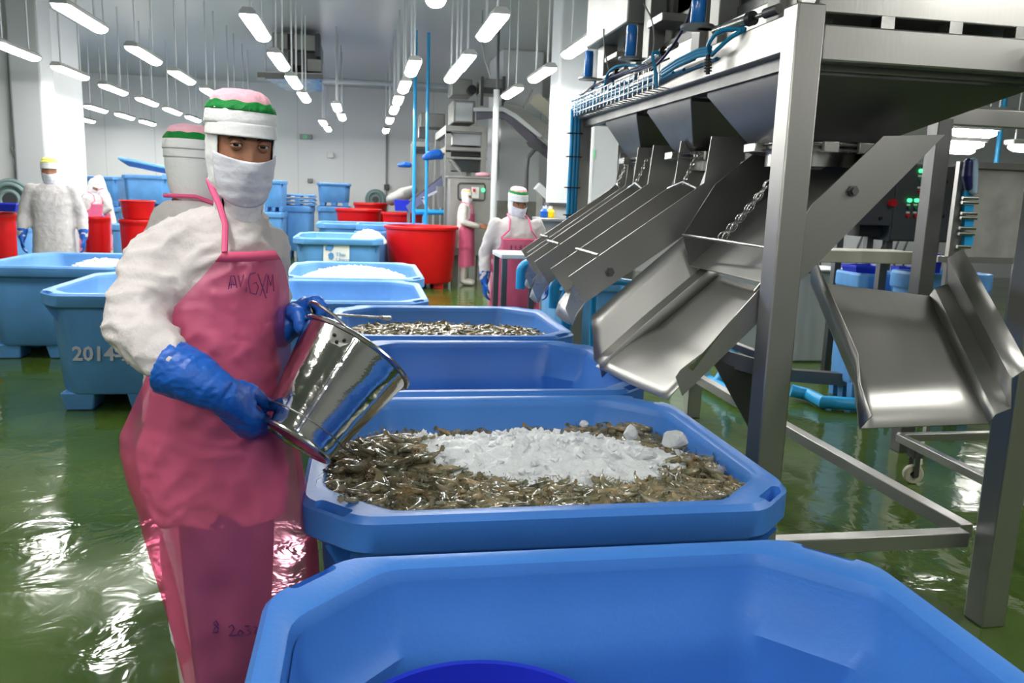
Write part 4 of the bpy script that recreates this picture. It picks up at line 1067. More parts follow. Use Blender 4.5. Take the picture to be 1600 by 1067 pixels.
far_arm = [(PY(404, 388, 1.98), .066), (PY(414, 440, 2.02), .06), (PY(412, 495, 2.02), .055), (PY(430, 512, 1.98), .042)]
body = hm
body.caps([HC+V3((0, .02, -.16)), PY(375, 345, Y0), PY(345, 400, Y0), PY(345, 520, Y0), PY(340, 640, Y0)], [.038, .045, .09, .09, .10], 14)
body.caps([PY(345, 372, Y0)]+[p for p, r in near_arm], [.045]+[r*.5 for p, r in near_arm], 12)
body.caps([PY(370, 372, Y0)]+[p for p, r in far_arm], [.05]+[r*.6 for p, r in far_arm], 12)
LA, LB = PY(362, 1050, 1.88), PY(318, 985, 2.10)
body.caps([PY(360, 680, 1.92), V3((LA.x, LA.y, .5)), V3((LA.x, LA.y+.02, .1)), V3((LA.x+.04, LA.y-.1, .05))], [.09, .06, .042, .032], 12)
body.caps([PY(330, 680, 2.02), V3((LB.x, LB.y, .5)), V3((LB.x, LB.y+.02, .1)), V3((LB.x+.06, LB.y-.08, .05))], [.09, .06, .042, .032], 12)
o = body.build('body', 'skin', mp); fuse(o, .0052, 1)
coat = coat_mesh(mp, tor, [near_arm, far_arm], .0085, A=.0105, n=40)
# trousers and boots
for leg, (hip, P_) in enumerate(((PY(352, 700, 1.93), LA), (PY(330, 700, 2.03), LB))):
    MB().caps([hip, V3((P_.x, P_.y, .62)), V3((P_.x, P_.y, .40))], [.115, .098, .082], 18).build('trouser_leg', 'trouser' if leg == 0 else 'hood', mp)
    bt = MB().caps([V3((P_.x, P_.y, .43)), V3((P_.x, P_.y, .22)), V3((P_.x, P_.y+.02, .09)), V3((P_.x+.03, P_.y-.05, .06)), V3((P_.x+.06, P_.y-.15, .05))], [.076, .062, .052, .054, .046], 18)
    for v in bt.v: v.z = max(v.z, 0)
    b_ = bt.build('boot', 'boot', mp); fuse(b_, .008, 3)
# apron
AP = [(386, 240, 437, 362, .55), (400, 244, 438, 352, .4), (420, 249, 438, 338, .25), (450, 256, 439, 314, .1), (480, 261, 439, 290, 0), (520, 262, 440, 266, -.2), (560, 255, 441, 255, -.3), (600, 240, 443, 240, -.35), (640, 222, 446, 222, -.4), (672, 207, 449, 207, -.45), (700, 207, 452, 207, -.5), (740, 218, 458, 218, -.5),
      (790, 236, 466, 236, -.5), (860, 256, 477, 256, -.5), (920, 273, 480, 273, -.5), (960, 284, 478, 284, -.5), (1000, 294, 470, 294, -.5), (1038, 304, 458, 304, -.5)]
rows = []; NA = 72
def ap_point(i_, u):     # i_ may be fractional row
    i0 = int(min(len(AP)-2, math.floor(i_))); t = i_-i0; r = [AP[i0][q]+(AP[i0+1][q]-AP[i0][q])*t for q in range(5)]
    py, l, rr_, e, wr_ = r; A_ = PY(l, py, Y0); B_ = PY(rr_, py, Y0); E_ = PY(e, py, Y0-.1)
    cx_ = (A_.x+B_.x)/2; a = (B_.x-A_.x)/2+.02; b = .158+.02*min(1, max(0, (py-500)/300)); z = (A_.z+B_.z)/2
    ed = (e-l)/(rr_-l)*2-1; thL = -math.acos(max(-1, min(1, -ed)))+0 if False else None
    # angle 0 = facing the viewer; -90 left silhouette, +90 right silhouette
    tl = math.asin(max(-1, min(1, ed)))
    if ed < -.97: tl = -pi/2-.25
    tr = pi/2-wr_
    th = tl+(tr-tl)*u; low = max(0, min(1, (py-560)/400))
    q = 1+low*(.05*sin(th*6+py*.004)+.035*sin(th*11+1+py*.006))+.012*noise.noise(V3((th*3, py*.012, 2)))
    dp_ = .006*noise.noise(V3((th*4, py*.02, 7)))
    return V3((cx_+a*q*sin(th), Y0-b*q*cos(th)+dp_, z))
NR = 90
for i in range(NR+1): rows.append([ap_point(i/NR*(len(AP)-1), j/NA) for j in range(NA+1)])
ap = MB().loft(rows, cap=False, closed=False).build('apron', 'apron', mp)
h_ = MB(); w_ = [ap_point(0, j/40) for j in range(41)]; w2 = [ap_point(.95, j/40) for j in range(41)]
h_.loft([[p+V3((0, -.004, .002)) for p in w_], [p+V3((0, -.004, 0)) for p in w2]], cap=False, closed=False); q_ = h_.build('bib_hem', 'hem', ap); q_.modifiers.new('s', 'SOLIDIFY').thickness = .002
ap_tie(mp, [ap_point(0, .03)+V3((0, -.004, 0)), PY(352, 350, Y0-.125), PY(342, 318, Y0-.10), PY(332, 298, Y0-.08), PY(326, 282, Y0-.03), PY(335, 280, Y0+.05)], .0065)
# handwriting on the bib and along the hem
def proj_on_apron(px, py, lift=.004):
    best = None; d = ray(px, py).normalized()
    # search the apron grid for the nearest point on this sight line, facing side only
    for i in range(0, NR+1, 1):
        for j in range(0, NA+1, 1):
            p = rows[i][j]
            if p.y > Y0+.02: continue
            e = p-V3((0, 0, EYE)); dist = (e-d*e.dot(d)).length
            if best is None or dist < best[0]: best = (dist, e.dot(d))
    return V3((0, 0, EYE))+d*(best[1]-lift)
def strokes(lst, name, r=.0011):
    for st_ in lst:
        MB().tube([proj_on_apron(*p) for p in st_], r, 5).build(name, 'ink', ap)
strokes([[(357, 452), (361, 431), (366, 431), (370, 450)], [(358, 445), (369, 444)], [(361, 450), (362, 436), (367, 446)], [(372, 430), (376, 449), (381, 429)],
         [(386, 449), (384, 456)], [(399, 426), (391, 428), (388, 440), (391, 457), (400, 460), (404, 448), (400, 441), (396, 443)], [(403, 428), (416, 466)], [(416, 428), (407, 462)],
         [(417, 458), (419, 430), (423, 446), (426, 429), (428, 455)]], 'handwriting')
strokes([[(333, 973), (338, 970), (341, 976), (335, 982), (333, 988), (340, 988), (341, 981), (334, 975)], [(357, 980), (363, 976), (366, 982), (358, 993), (372, 992)], [(375, 984), (371, 990), (376, 994), (380, 988), (375, 984)],
         [(383, 978), (391, 978), (386, 984), (392, 989), (385, 993)], [(396, 979), (402, 980), (397, 989), (404, 988)]], 'handwriting', .0013)
# gloves
Yh = 1.66
g = MB()
cuff = [PY(263, 572, 1.718), PY(300, 588, 1.700), PY(330, 606, 1.690), PY(348, 617, 1.690)]
g.tube(cuff, [.058, .053, .044, .038], 24)
wr0 = PY(346, 617, 1.690)
def K(px, py, y): return PY(px, py, y)
for a, b, r0, r1 in (((352, 610, 1.695), (385, 634, 1.740), .030, .022), ((350, 622, 1.685), (380, 650, 1.730), .030, .022), ((345, 628, 1.690), (374, 658, 1.740), .026, .020), ((358, 612, 1.700), (384, 618, 1.740), .026, .018)):
    g.caps([K(*a), K(*b)], [r0, r1], 14)
for ch in ([(385, 640, 1.730), (402, 652, 1.760), (412, 657, 1.840), (420, 655, 1.900)], [(381, 650, 1.725), (400, 662, 1.760), (411, 666, 1.840), (424, 664, 1.910)], [(376, 658, 1.730), (394, 670, 1.765), (408, 672, 1.840), (422, 673, 1.900)], [(370, 662, 1.740), (384, 674, 1.780), (398, 678, 1.840), (412, 680, 1.890)]):
    g.caps([K(*p) for p in ch], [.0165, .0145, .0135, .012], 12)
g.caps([K(376, 607, 1.740), K(392, 611, 1.760), K(410, 626, 1.790), K(426, 640, 1.830)], [.0185, .0165, .0145, .0125], 14)
gl = g.build('glove', 'glove', mp)
def gd(co, no): 
    p = co; return co+no*(.0022*noise.noise(p*38)+.0016*(1-abs(noise.noise(p*70))*2)+.0016*noise.noise(p*16))
fuse(gl, .0034, 3, gd)
g = MB()
g.tube([PY(425, 516, 1.940), PY(440, 508, 1.940), PY(458, 500, 1.940)], [.048, .045, .036], 22)
for a, b in (((458, 498, 1.940), (482, 484, 1.940)), ((458, 506, 1.930), (480, 500, 1.930)), ((456, 492, 1.950), (478, 478, 1.950))): g.caps([K(*a), K(*b)], [.026, .022], 14)
for ch in ([(478, 476, 1.940), (494, 472, 1.91), (504, 480, 1.895), (502, 493, 1.890)], [(482, 481, 1.960), (500, 478, 1.940), (509, 488, 1.920), (507, 500, 1.91)], [(484, 487, 1.980), (503, 485, 1.970), (512, 495, 1.950), (509, 506, 1.940)], [(482, 494, 2.000), (500, 494, 2.000), (508, 503, 1.980), (504, 511, 1.970)]):
    g.caps([K(*p) for p in ch], [.0155, .0145, .0135, .0125], 12)
g.caps([K(458, 488, 1.91), K(466, 492, 1.885), K(470, 504, 1.870), K(469, 512, 1.865)], [.019, .017, .015, .0135], 14)
gl = g.build('glove', 'glove', mp); fuse(gl, .0036, 3, gd)

# --- the others
def at_floor(px, py, Y): 
    p = PY(px, py, Y); return V3((p.x, Y, 0))
worker('person', 'hooded worker with a pink and green cap, mostly hidden behind the man with the pail', at_floor(298, 300, 3.1), radians(125), 1.74, arms='back', head_yaw=radians(10))
worker('person', 'worker in a white coverall, yellow-topped cap and blue gloves standing at the far left', at_floor(80, 300, 9.75), radians(12), 1.76, 'yellowband', 'yellowband', apron=False, arms='down')
worker('person', 'left one of two small white-hooded workers bending behind the red tubs', at_floor(140, 320, 14.6), radians(70), 1.56, 'pinkcap', 'pinkcap', arms='back', lean=.12, head_pitch=.35)
worker('person', 'right one of two small white-hooded workers bending behind the red tubs', at_floor(166, 320, 15.9), radians(-75), 1.62, 'pinkcap', 'pinkcap', arms='back', lean=.12, head_pitch=.35)
worker('person', 'worker in a pink apron and green-banded cap standing by the small white-topped table', at_floor(806, 380, 6.75), radians(5), 1.60, apron=True, arms='down', head_yaw=radians(12), head_pitch=.15, hi=True)
worker('person', 'distant worker in a pink apron facing the screen of the upright control box', at_floor(727, 360, 13.9), radians(75), 1.60, 'yellowband', 'pinkcap', arms='work', bare=True)

# lettering on the second apron
pw = [o for o in bpy.data.objects if o.get('label', '').startswith('worker in a pink apron and green-banded')][0]
ob = [c for c in pw.children if c.name.startswith('apron') and not c.name.startswith('apron_tie')][0]
cu = bpy.data.curves.new('chest_marking', 'FONT'); cu.body = 'U 5385'; cu.size = .075; cu.extrude = .001; cu.align_x = 'CENTER'
q = bpy.data.objects.new('q', cu); COL.objects.link(q); bpy.context.view_layer.update()
me = bpy.data.meshes.new_from_object(q.evaluated_get(bpy.context.evaluated_depsgraph_get())); bpy.data.objects.remove(q)
me.transform(Matrix.Translation((.02, -.168, 1.09))@FACING.to_4x4()); me.materials.clear(); me.materials.append(MT['ink'])
q = bpy.data.objects.new('chest_marking', me); COL.objects.link(q); q.parent = ob
# ---------------------------------------------------------------- shrimp and ice
def shrimp_mesh(name, curl, seedv, lod=1):
    r = random.Random(seedv); m = MB(); n = 9 if lod else 6; N = 9 if lod else 6
    L = .125; cols = []
    prof = [(.0, .10), (.10, .55), (.24, .92), (.38, 1.0), (.48, .86), (.52, .95), (.62, .82), (.66, .86), (.75, .68), (.79, .7), (.88, .48), (1.0, .26)] if lod else [(0, .12), (.2, .9), (.4, 1.), (.7, .75), (1., .28)]
    cx = []
    for t, k in prof:      # centre line bends downwards towards the tail
        a = curl*max(0, t-.3)**1.1*1.6; cx.append((t, k, a))
    rings = []; x = 0.; z = 0.; pt = 0.; fr = []
    for t, k, a in cx:
        ds = (t-pt)*L; x += ds*cos(a); z -= ds*sin(a); pt = t
        w = .0122*k; h = .0150*k; u = V3((cos(a), 0, -sin(a))); up = V3((sin(a), 0, cos(a))); fr.append((V3((x, 0, z)), u, up, w, h))
        rings.append([V3((x, 0, z))+V3((0, 1, 0))*(w*cos(2*pi*j/N))+up*(h*sin(2*pi*j/N)) for j in range(N)])
    m.loft(rings)
    c, u, up, w, h = fr[-1]; nb = len(m.v)
    for s_, l in ((-1, .014), (-.35, .017), (.35, .017), (1, .014)):      # tail fan
        d = (u+V3((0, s_*.55, 0))).normalized(); e = V3((0, 1, 0))*.0035
        m.add([c-e, c+e, c+d*l*.7+e*1.3, c+d*l+up*.001, c+d*l*.7-e*1.3], [(0, 1, 2, 3, 4)])
    c, u, up, w, h = fr[0]                      # rostrum spike and feelers
    m.add([c+V3((.012, -.002, .006)), c+V3((.012, .002, .006)), c+V3((-.022, 0, .008)), c+V3((.006, 0, .001))], [(0, 1, 2), (0, 2, 3), (1, 3, 2)])
    if lod:
        for s_ in (-1, 1):
            P = [c, c+V3((-.012, s_*.008, .004)), c+V3((-.018, s_*.016, -.001)), c+V3((-.006, s_*.024, -.004))]; m.tube(P, [.0009, .0008, .0006, .0003], 3)
            m.sphere(c+V3((.008, s_*.006, .005)), .0028, 4)
        for i in (2, 3, 4, 5, 6, 8):           # walking legs and swimmerets
            if i >= len(fr): continue
            c, u, up, w, h = fr[i]
            for s_ in (-1, 1):
                a0 = c-up*h*.8+V3((0, s_*w*.4, 0)); m.tube([a0, a0-up*.012+V3((-.006, s_*.006, 0)), a0-up*.020+V3((.004, s_*.004, 0))], [.0014, .001, .0005], 3)
    me = bpy.data.meshes.new(name); me.from_pydata([tuple(p-V3((L*.45, 0, 0))) for p in m.v], [], m.f)
    me.materials.append(MT['shrimp']); me.polygons.foreach_set('use_smooth', [True]*len(me.polygons))
    return me
def tintit(me, col):
    a = me.color_attributes.new('tint', 'FLOAT_COLOR', 'POINT'); 
    a.data.foreach_set('color', list(col)*len(me.vertices))
rs = random.Random(3)
kinds = []
for i in range(10):
    me = shrimp_mesh('shrimp', [.5, 1.3, 2.0, .9, 1.7][i % 5], i)
    t_ = rs.choice([(1, 1, 1), (.8, .84, .76), (1.15, 1.05, .9), (.66, .68, .62), (1.05, 1.0, .9), (.95, 1, 1.02)])
    tintit(me, t_+(1,)); kinds.append(me)
def sm(a, b, x): t = max(0, min(1, (x-a)/(b-a))); return t*t*(3-2*t)
def fill2(x, y):
    h = .772-.075*sm(2.1, 2.75, y)
    h += .085*math.exp(-((x-.08)**2/.03+(y-2.22)**2/.05))           # mound just tipped from the pail
    h += .03*math.exp(-((x-.45)**2/.10+(y-2.35)**2/.06))
    h += .035*sm(.7, 1.0, x)*sm(2.4, 2.8, y)
    return h+.012*noise.noise(V3((x*9, y*9, 0)))
ICE = lambda x, y: ((x-.53)/.44)**2+((y-2.33)/.33)**2
def in_bin(b, x, y, mrg=.11):
    o = b.location; hx = BW*b.scale.x/2-mrg; hy = BD*b.scale.y/2-mrg; dx, dy = abs(x-o.x), abs(y-o.y)
    return dx < hx and dy < hy and dx+dy < hx+hy-.09
b2_ = BINS[2]
def bed(b, fn, name, label, cat):
    o = b.location; hx = BW*b.scale.x/2-.062; hy = BD*b.scale.y/2-.062; m = MB(); n = 40
    N = len(octo(1, 1, .1, 0)); rings = []
    for k in range(24):
        s_ = 1-k/24*.995; R = octo(hx*s_, hy*s_, .17*s_, 0)
        rings.append([V3((o.x+p.x, o.y+p.y, fn(o.x+p.x, o.y+p.y)-.012)) for p in R])
    base = [V3((o.x+p.x*.9, o.y+p.y*.9, .40)) for p in octo(hx, hy, .17, 0)]
    m.loft([base]+[[V3((p.x, p.y, max(.41, p.z-.03))) for p in rings[0]]]+rings, cap=True)
    return m
# individual shrimp, then the rest as one mass
cands = []
for k in range(2600):
    x = rs.uniform(-.12, 1.07); y = rs.uniform(1.80, 2.87)
    if not in_bin(b2_, x, y, .085): continue
    e = ICE(x, y)
    if e < .62 or (e < 1 and rs.random() < .6): continue
    cands.append((x, y))
cands.sort(key=lambda p: (p[1]+.25*abs(p[0]-.4)))
ind, rest = cands[:300], cands[300:]
def place_mtx(x, y, fn, lift=0.):
    z = fn(x, y)+lift
    yaw = rs.uniform(0, 2*pi); roll = rs.choice([pi/2, -pi/2])+rs.uniform(-.45, .45); pit = rs.uniform(-.14, .14)
    s_ = rs.uniform(.82, 1.12)
    return Matrix.Translation((x, y, z))@Matrix.Rotation(yaw, 4, 'Z')@Matrix.Rotation(pit, 4, 'Y')@Matrix.Rotation(roll, 4, 'X')@Matrix.Scale(s_, 4)
for i, (x, y) in enumerate(ind):
    o = bpy.data.objects.new('shrimp', kinds[i % 10]); COL.objects.link(o)
    o.matrix_world = place_mtx(x, y, fill2, rs.uniform(0, .016))
    tag(o, 'raw grey-brown shrimp lying near the front of the iced bin', 'shrimp', 'raw shrimp at the front of the iced bin')
def mass(pts, fn, name, label, group, b, lifts=(-.012, .012), use=kinds):
    V = []; F = []; T = []
    datas = [([v.co.copy() for v in k.vertices], [tuple(p.vertices) for p in k.polygons], tuple(k.color_attributes['tint'].data[0].color)) for k in use]
    for (x, y) in pts:
        M_ = place_mtx(x, y, fn, rs.uniform(*lifts)); vs, fs, t_ = rs.choice(datas); o = len(V)
        V += [tuple(M_@v) for v in vs]; F += [tuple(i+o for i in f) for f in fs]; j = rs.uniform(.8, 1.1); T += [t_[0]*j, t_[1]*j, t_[2]*j, 1]*len(vs)
    bd = bed(b, fn, '', '', ''); o = len(V); V += [tuple(v) for v in bd.v]; F += [tuple(i+o for i in f) for f in bd.f]; T += [.45, .42, .38, 1]*len(bd.v)
    me = bpy.data.meshes.new(name); me.from_pydata(V, [], F); me.materials.append(MT['shrimp']); me.polygons.foreach_set('use_smooth', [True]*len(me.polygons))
    a = me.color_attributes.new('tint', 'FLOAT_COLOR', 'POINT'); a.data.foreach_set('color', T)
    ob = bpy.data.objects.new(name, me); COL.objects.link(ob); tag(ob, label, 'shrimp', None, 'stuff'); return ob
mass(rest+cands[:300:2], fill2, 'shrimp_mass', 'mass of raw grey-brown shrimp filling the iced bin', None, b2_, (-.02, .012))
low = []
for i in range(4):
    me = shrimp_mesh('shrimp_small', [.5, 1.3, 2., .9][i], 20+i, 0); tintit(me, rs.choice([(1, 1, 1), (1.3, 1.2, 1.0), (.7, .7, .62), (1.25, 1.05, .85)])+(1,)); low.append(me)
b4 = BINS[4]
def fill4(x, y): return .745-.05*sm(4.3, 5.2, y)+.03*math.exp(-((x-.45)**2/.08+(y-4.8)**2/.1))+.01*noise.noise(V3((x*8, y*8, 3)))
p4 = []
while len(p4) < 1500:
    x = rs.uniform(-.13, 1.06); y = rs.uniform(4.2, 5.25)
    if in_bin(b4, x, y, .09): p4.append((x, y))
mass(p4, fill4, 'shrimp_mass', 'mass of raw shrimp in the bin behind the empty one, no ice on it', None, b4, (-.015, .012), low)
# ice
def ice_field(name, label, cx_, cy_, rx, ry, fn, amp, res=90, chunk=.02, seedv=0, extra=120):
    m = MB(); rr = random.Random(seedv)
    rows = []
    nr, na = 70, 170
    for i in range(nr+1):
        k = i/nr; row = []
        for j in range(na):
            a = 2*pi*j/na; wob = 1+.16*noise.noise(V3((cos(a)*2+seedv, sin(a)*2, 1)))+.06*noise.noise(V3((cos(a)*7, sin(a)*7, seedv)))
            x = cx_+rx*wob*max(k, .003)*cos(a); y = cy_+ry*wob*max(k, .003)*sin(a)
            d = amp*(1-k**2.2)
            cell = noise.voronoi(V3((x, y, seedv))/chunk)[0][0]*.55
            z = fn(x, y)+d-.01+(.45-cell)*chunk*1.1*(1-k*.3)+.016*noise.noise(V3((x*22, y*22, 5)))+.006*noise.noise(V3((x*70, y*70, 9)))
            if i == nr: z = fn(x, y)-.035
            row.append(V3((x, y, z)))
        rows.append(row)
    m.loft(rows[::-1], cap=True)
    for k in range(extra):
        a = rr.uniform(0, 2*pi); q = rr.uniform(.2, 1.08); x = cx_+rx*q*cos(a); y = cy_+ry*q*sin(a)
        s_ = rr.uniform(.005, .016); c = V3((x, y, fn(x, y)+amp*(1-min(1, q)**2.2)+s_*.2))
        pts = []
        bmh = bmesh.new()
        for _ in range(9):
            d = V3((rr.gauss(0, 1), rr.gauss(0, 1), rr.gauss(0, .8))).normalized()*s_*rr.uniform(.7, 1.2); bmh.verts.new(c+d)
        bmesh.ops.convex_hull(bmh, input=bmh.verts); bmh.verts.ensure_lookup_table(); bmh.verts.index_update()
        m.add([v.co.copy() for v in bmh.verts], [tuple(v.index for v in f.verts) for f in bmh.faces]); bmh.free()
    o = m.build(name, 'ice', smooth=True); tag(o, label, 'ice', None, 'stuff'); return o
ice_field('crushed_ice', 'heap of crushed white ice in the middle of the shrimp', .53, 2.33, .46, .345, lambda x, y: fill2(x, y)+.004, .058, chunk=.028, extra=300, seedv=2)
def chunk(px, py, Y, s_, label, seedv, sc=(1, .7, .8)):
    rr = random.Random(seedv); c = PY(px, py, Y); bmh = bmesh.new()
    for _ in range(26):
        d = V3((rr.gauss(0, 1), rr.gauss(0, 1), rr.gauss(0, 1))).normalized(); bmh.verts.new(V3((d.x*sc[0], d.y*sc[1], d.z*sc[2]))*s_*rr.uniform(.85, 1.1))
    r = bmesh.ops.convex_hull(bmh, input=bmh.verts); bmesh.ops.delete(bmh, geom=[v for v in bmh.verts if not v.link_faces], context='VERTS')
    me = bpy.data.meshes.new('ice_chunk'); bmh.to_mesh(me); bmh.free(); me.materials.append(MT['ice_clear'])
    o = bpy.data.objects.new('ice_chunk', me); COL.objects.link(o); o.location = c; b = o.modifiers.new('b', 'BEVEL'); b.width = s_*.12; b.segments = 2
    tag(o, label, 'ice', 'loose lumps of clear ice'); return o
chunk(1052, 686, 2.32, .045, 'largest clear lump of ice at the right end of the ice heap', 4, (1.15, .7, .65))
chunk(985, 678, 2.50, .032, 'clear lump of ice standing up behind the heap, left of the largest lump', 5, (.8, .7, 1.))
chunk(1010, 712, 2.2, .03, 'flat lump of ice in front of the largest lump', 7, (1.2, .8, .5))
chunk(912, 662, 2.62, .018, 'small lump of ice at the back edge of the shrimp', 8)
chunk(682, 690, 2.36, .026, 'round lump of ice at the left end of the ice heap', 9)
# ice in the other bins
def ice_bin(n, amp, zf, label, seedv, rx=.8, ox=0., oy=0., ry=.8):
    b = BINS[n]; o = b.location; hx = BW*b.scale.x/2-.08; hy = BD*b.scale.y/2-.08
    bedm = MB(); m = ice_field('ice_load', label, o.x+ox, o.y+oy, hx*rx, hy*ry, lambda x, y: zf, amp, chunk=.035, seedv=seedv, extra=100)
ice_bin(6, .10, .74, 'white crushed ice heaped in the bin before the red tub', 11, .93, ry=.9)
ice_bin(8, .14, .69, 'white crushed ice in the far left bin', 12, .62, .22, -.1)
b9 = BINS[9]; ice_field('ice_load', 'small heap of ice showing over the labelled bin', b9.location.x+.42, b9.location.y-.1, .28, .5, lambda x, y: BH*b9.scale.z-.06, .16, chunk=.05, seedv=13, extra=30)

# ---------------------------------------------------------------- pail
def pail():
    A = PY(462, 689, 1.775); B_ = PY(556, 552, 1.87)            # centres of base and rim
    ax = (B_-A).normalized(); 
    L_ = (B_-A).length; rb = (PY(413, 652, 1.775)-PY(511, 725, 1.775)).length/2*.98; rt = (PY(482, 494, 1.87)-PY(628, 610, 1.87)).length/2*.99
    # tip the mouth slightly away from the viewer
    t = thing('metal_pail', 'shiny stainless steel pail tilted over the shrimp in the hands of the worker', 'pail', A)
    d2 = ax
    m = MB(); prof = []
    for i in range(25):
        k = i/24; prof.append((rb+(rt-rb)*k, L_*k))
    outer = [(.001, .012), (rb-.012, .012), (rb-.003, -.004), (rb+.003, -.002), (rb+.002, .006)]+prof[1:]
    inner = [(r-.003, z) for r, z in reversed(prof)]+[(.001, .014)]
    m.lathe(outer+inner, 64, A, d2)
    body = m.build('pail_body', 'pail', t)
    def P(ang, z, dr=0.):
        a = d2; u = V3((1, 0, 0)); x = (u-a*u.dot(a)).normalized(); y = a.cross(x); r = rb+(rt-rb)*z/L_+dr
        return A+a*z+(x*cos(ang)+y*sin(ang))*r
    MB().tube([P(2*pi*k/64, L_, .002) for k in range(65)], .006, 8, cap=False).build('rolled_rim', 'steel_bright', t)
    MB().tube([P(2*pi*k/64, -.0, .002) for k in range(65)], .005, 8, cap=False).build('base_ring', 'steel_bright', t)
    # the seam ring near the base
    MB().tube([P(2*pi*k/64, L_*.17, .0008) for k in range(65)], .0016, 6, cap=False).build('seam', 'steel_dull', t)
    # find the angle that faces the viewer
    best = min(range(360), key=lambda g: (P(radians(g), L_*.8)-V3((0, 0, EYE))).length)
    eye_px = PY(527, 535, 1.78)
    ge = min(range(360), key=lambda g: ((P(radians(g), L_*.88)-V3((0, 0, EYE))).normalized()-(eye_px-V3((0, 0, EYE))).normalized()).length if (P(radians(g), L_*.88)-A-d2*L_*.88).dot(V3((0, 0, EYE))-A) > 0 else 9)
    def ear(g):
        m = MB(); c0 = radians(g); w = .19
        pts = [(-w, .98), (-w, .90), (-w*.5, .835), (w*.5, .835), (w, .90), (w, .98)]
        m.loft([[P(c0+a, L_*z, .004) for a, z in pts], [P(c0+a, L_*z, .0005) for a, z in pts]]); e = m.build('handle_ear', 'steel_bright', t)
        for a, z in ((-.09, .905), (.09, .905), (0, .86)): MB().sphere(P(c0+a, L_*z, .004), .0042, 5).build('rivet', 'black', e)
    ear(ge); ear((ge+180) % 360)
    # bail handle: from ear to ear, swung to the hand
    p0 = P(radians(ge), L_*1.02, .005); p1 = P(radians(ge+180), L_*1.02, .005); top = PY(487, 485, 1.90)
    pts = []
    for k in range(25):
        a = pi*k/24; pts.append((p0+p1)/2+(p0-p1)/2*cos(a)+(top-(p0+p1)/2)*sin(a))
    MB().tube(pts, .0042, 8).build('bail_handle', 'steel_bright', t)
    s_ = MB()
    for k in range(2):      # vertical fold of the side seam
        s_.tube([P(radians(best-8+k*4), z*L_, .0007) for z in (.02, .3, .6, .97)], .0012, 5)
    s_.build('side_seam', 'steel_bright', t)
    return t
pail()
# ---------------------------------------------------------------- tubs
def tub(cx_, cy_, r0, r1, h, label, m_='red', name='round_tub', z0=0., feet=True, group=None, sx=1., fill=None):
    t = thing(name, label, 'tub', (cx_, cy_, z0), group)
    zb = z0+(.09 if feet else 0)
    prof = [(.001, zb), (r0*.96, zb), (r0, zb+.03), (r0+(r1-r0)*.9, z0+h*.90), (r1, z0+h*.94), (r1*1.05, z0+h*.955), (r1*1.06, z0+h-.012), (r1*1.04, z0+h), (r1*.99, z0+h), (r1*.975, z0+h-.03), (r0*.93, zb+.06), (.001, zb+.05)]
    m = MB().lathe(prof, 56, (cx_, cy_, 0)); 
    for v in m.v: v.x = cx_+(v.x-cx_)*sx
    m.build('tub_body', m_, t)
    if feet:
        for k in range(4):
            a = pi/4+k*pi/2; MB().box((cx_+r0*.72*cos(a)*sx, cy_+r0*.72*sin(a), z0+.05), (.16, .16, .1)).build('foot', m_, t, bevel=.01)
    return t
def tub_px(pl, pr, pt, Y, label, base=0., m_='red', feet=True, taper=.84, hh=None, group='red tubs'):
    a = PY(pl, pt, Y); b = PY(pr, pt, Y); r1 = (b.x-a.x)/2/1.05; h = (hh or a.z-base)
    return tub((a.x+b.x)/2, Y, r1*taper, r1, h, label, m_, z0=base, feet=feet, group=group)
tub_px(600, 716, 351, 13.6, 'large red tub with a pale worn rim right of the labelled bin', taper=.9)
c = PZ(716, 1060, .56); tub(.19, 1.19, .17, .245, .49, 'dark blue round tub standing inside the empty foreground bin', 'blue_deep', z0=.17, feet=False)
tub_px(524, 597, 325, 17.8, 'red tub behind the plain blue bins, left of two in the same row')
tub_px(596, 662, 331, 17.15, 'red tub behind the labelled bin, right of two in the same row')
tub_px(552, 606, 316, 20.2, 'farthest red tub, close to the hose reel on the back wall')
tub_px(186, 243, 342, 12.4, 'red tub at the left under another red tub', taper=.88)
a = PY(215, 342, 12.4); tub_px(186, 243, 312, 12.4, 'red tub stacked on another red tub behind the masked man', base=a.z+.005, feet=False, taper=.86)
tub_px(128, 172, 338, 12.9, 'red tub in front of the two bending workers', taper=.86)
tub_px(-32, 24, 331, 10.6, 'red tub cut by the left edge with a blue basket on it', taper=.88)
a = PY(0, 331, 10.6); basket(-28, 26, 317, 331, 10.35, 'bright blue basket standing on the red tub at the left edge')
bin_px(-30, 30, 350, 11.6, 'dark-looking blue insulated bin behind the left worker', depth=.8)
bin_px(172, 190, 350, 13.9, 'narrow view of a blue insulated bin between the red tubs', depth=.8)
# thin rod over the shrimp bin
r_ = MB().cyl(PY(516, 491, 4.12), PY(598, 496, 4.75), .007, n=10).cyl(PY(596, 496, 4.74), PY(609, 497, 4.82), .014, n=10)
tag(r_.build('stirring_rod', 'steel_bright'), 'thin steel rod with a flat tip reaching over the half-full shrimp bin', 'rod')
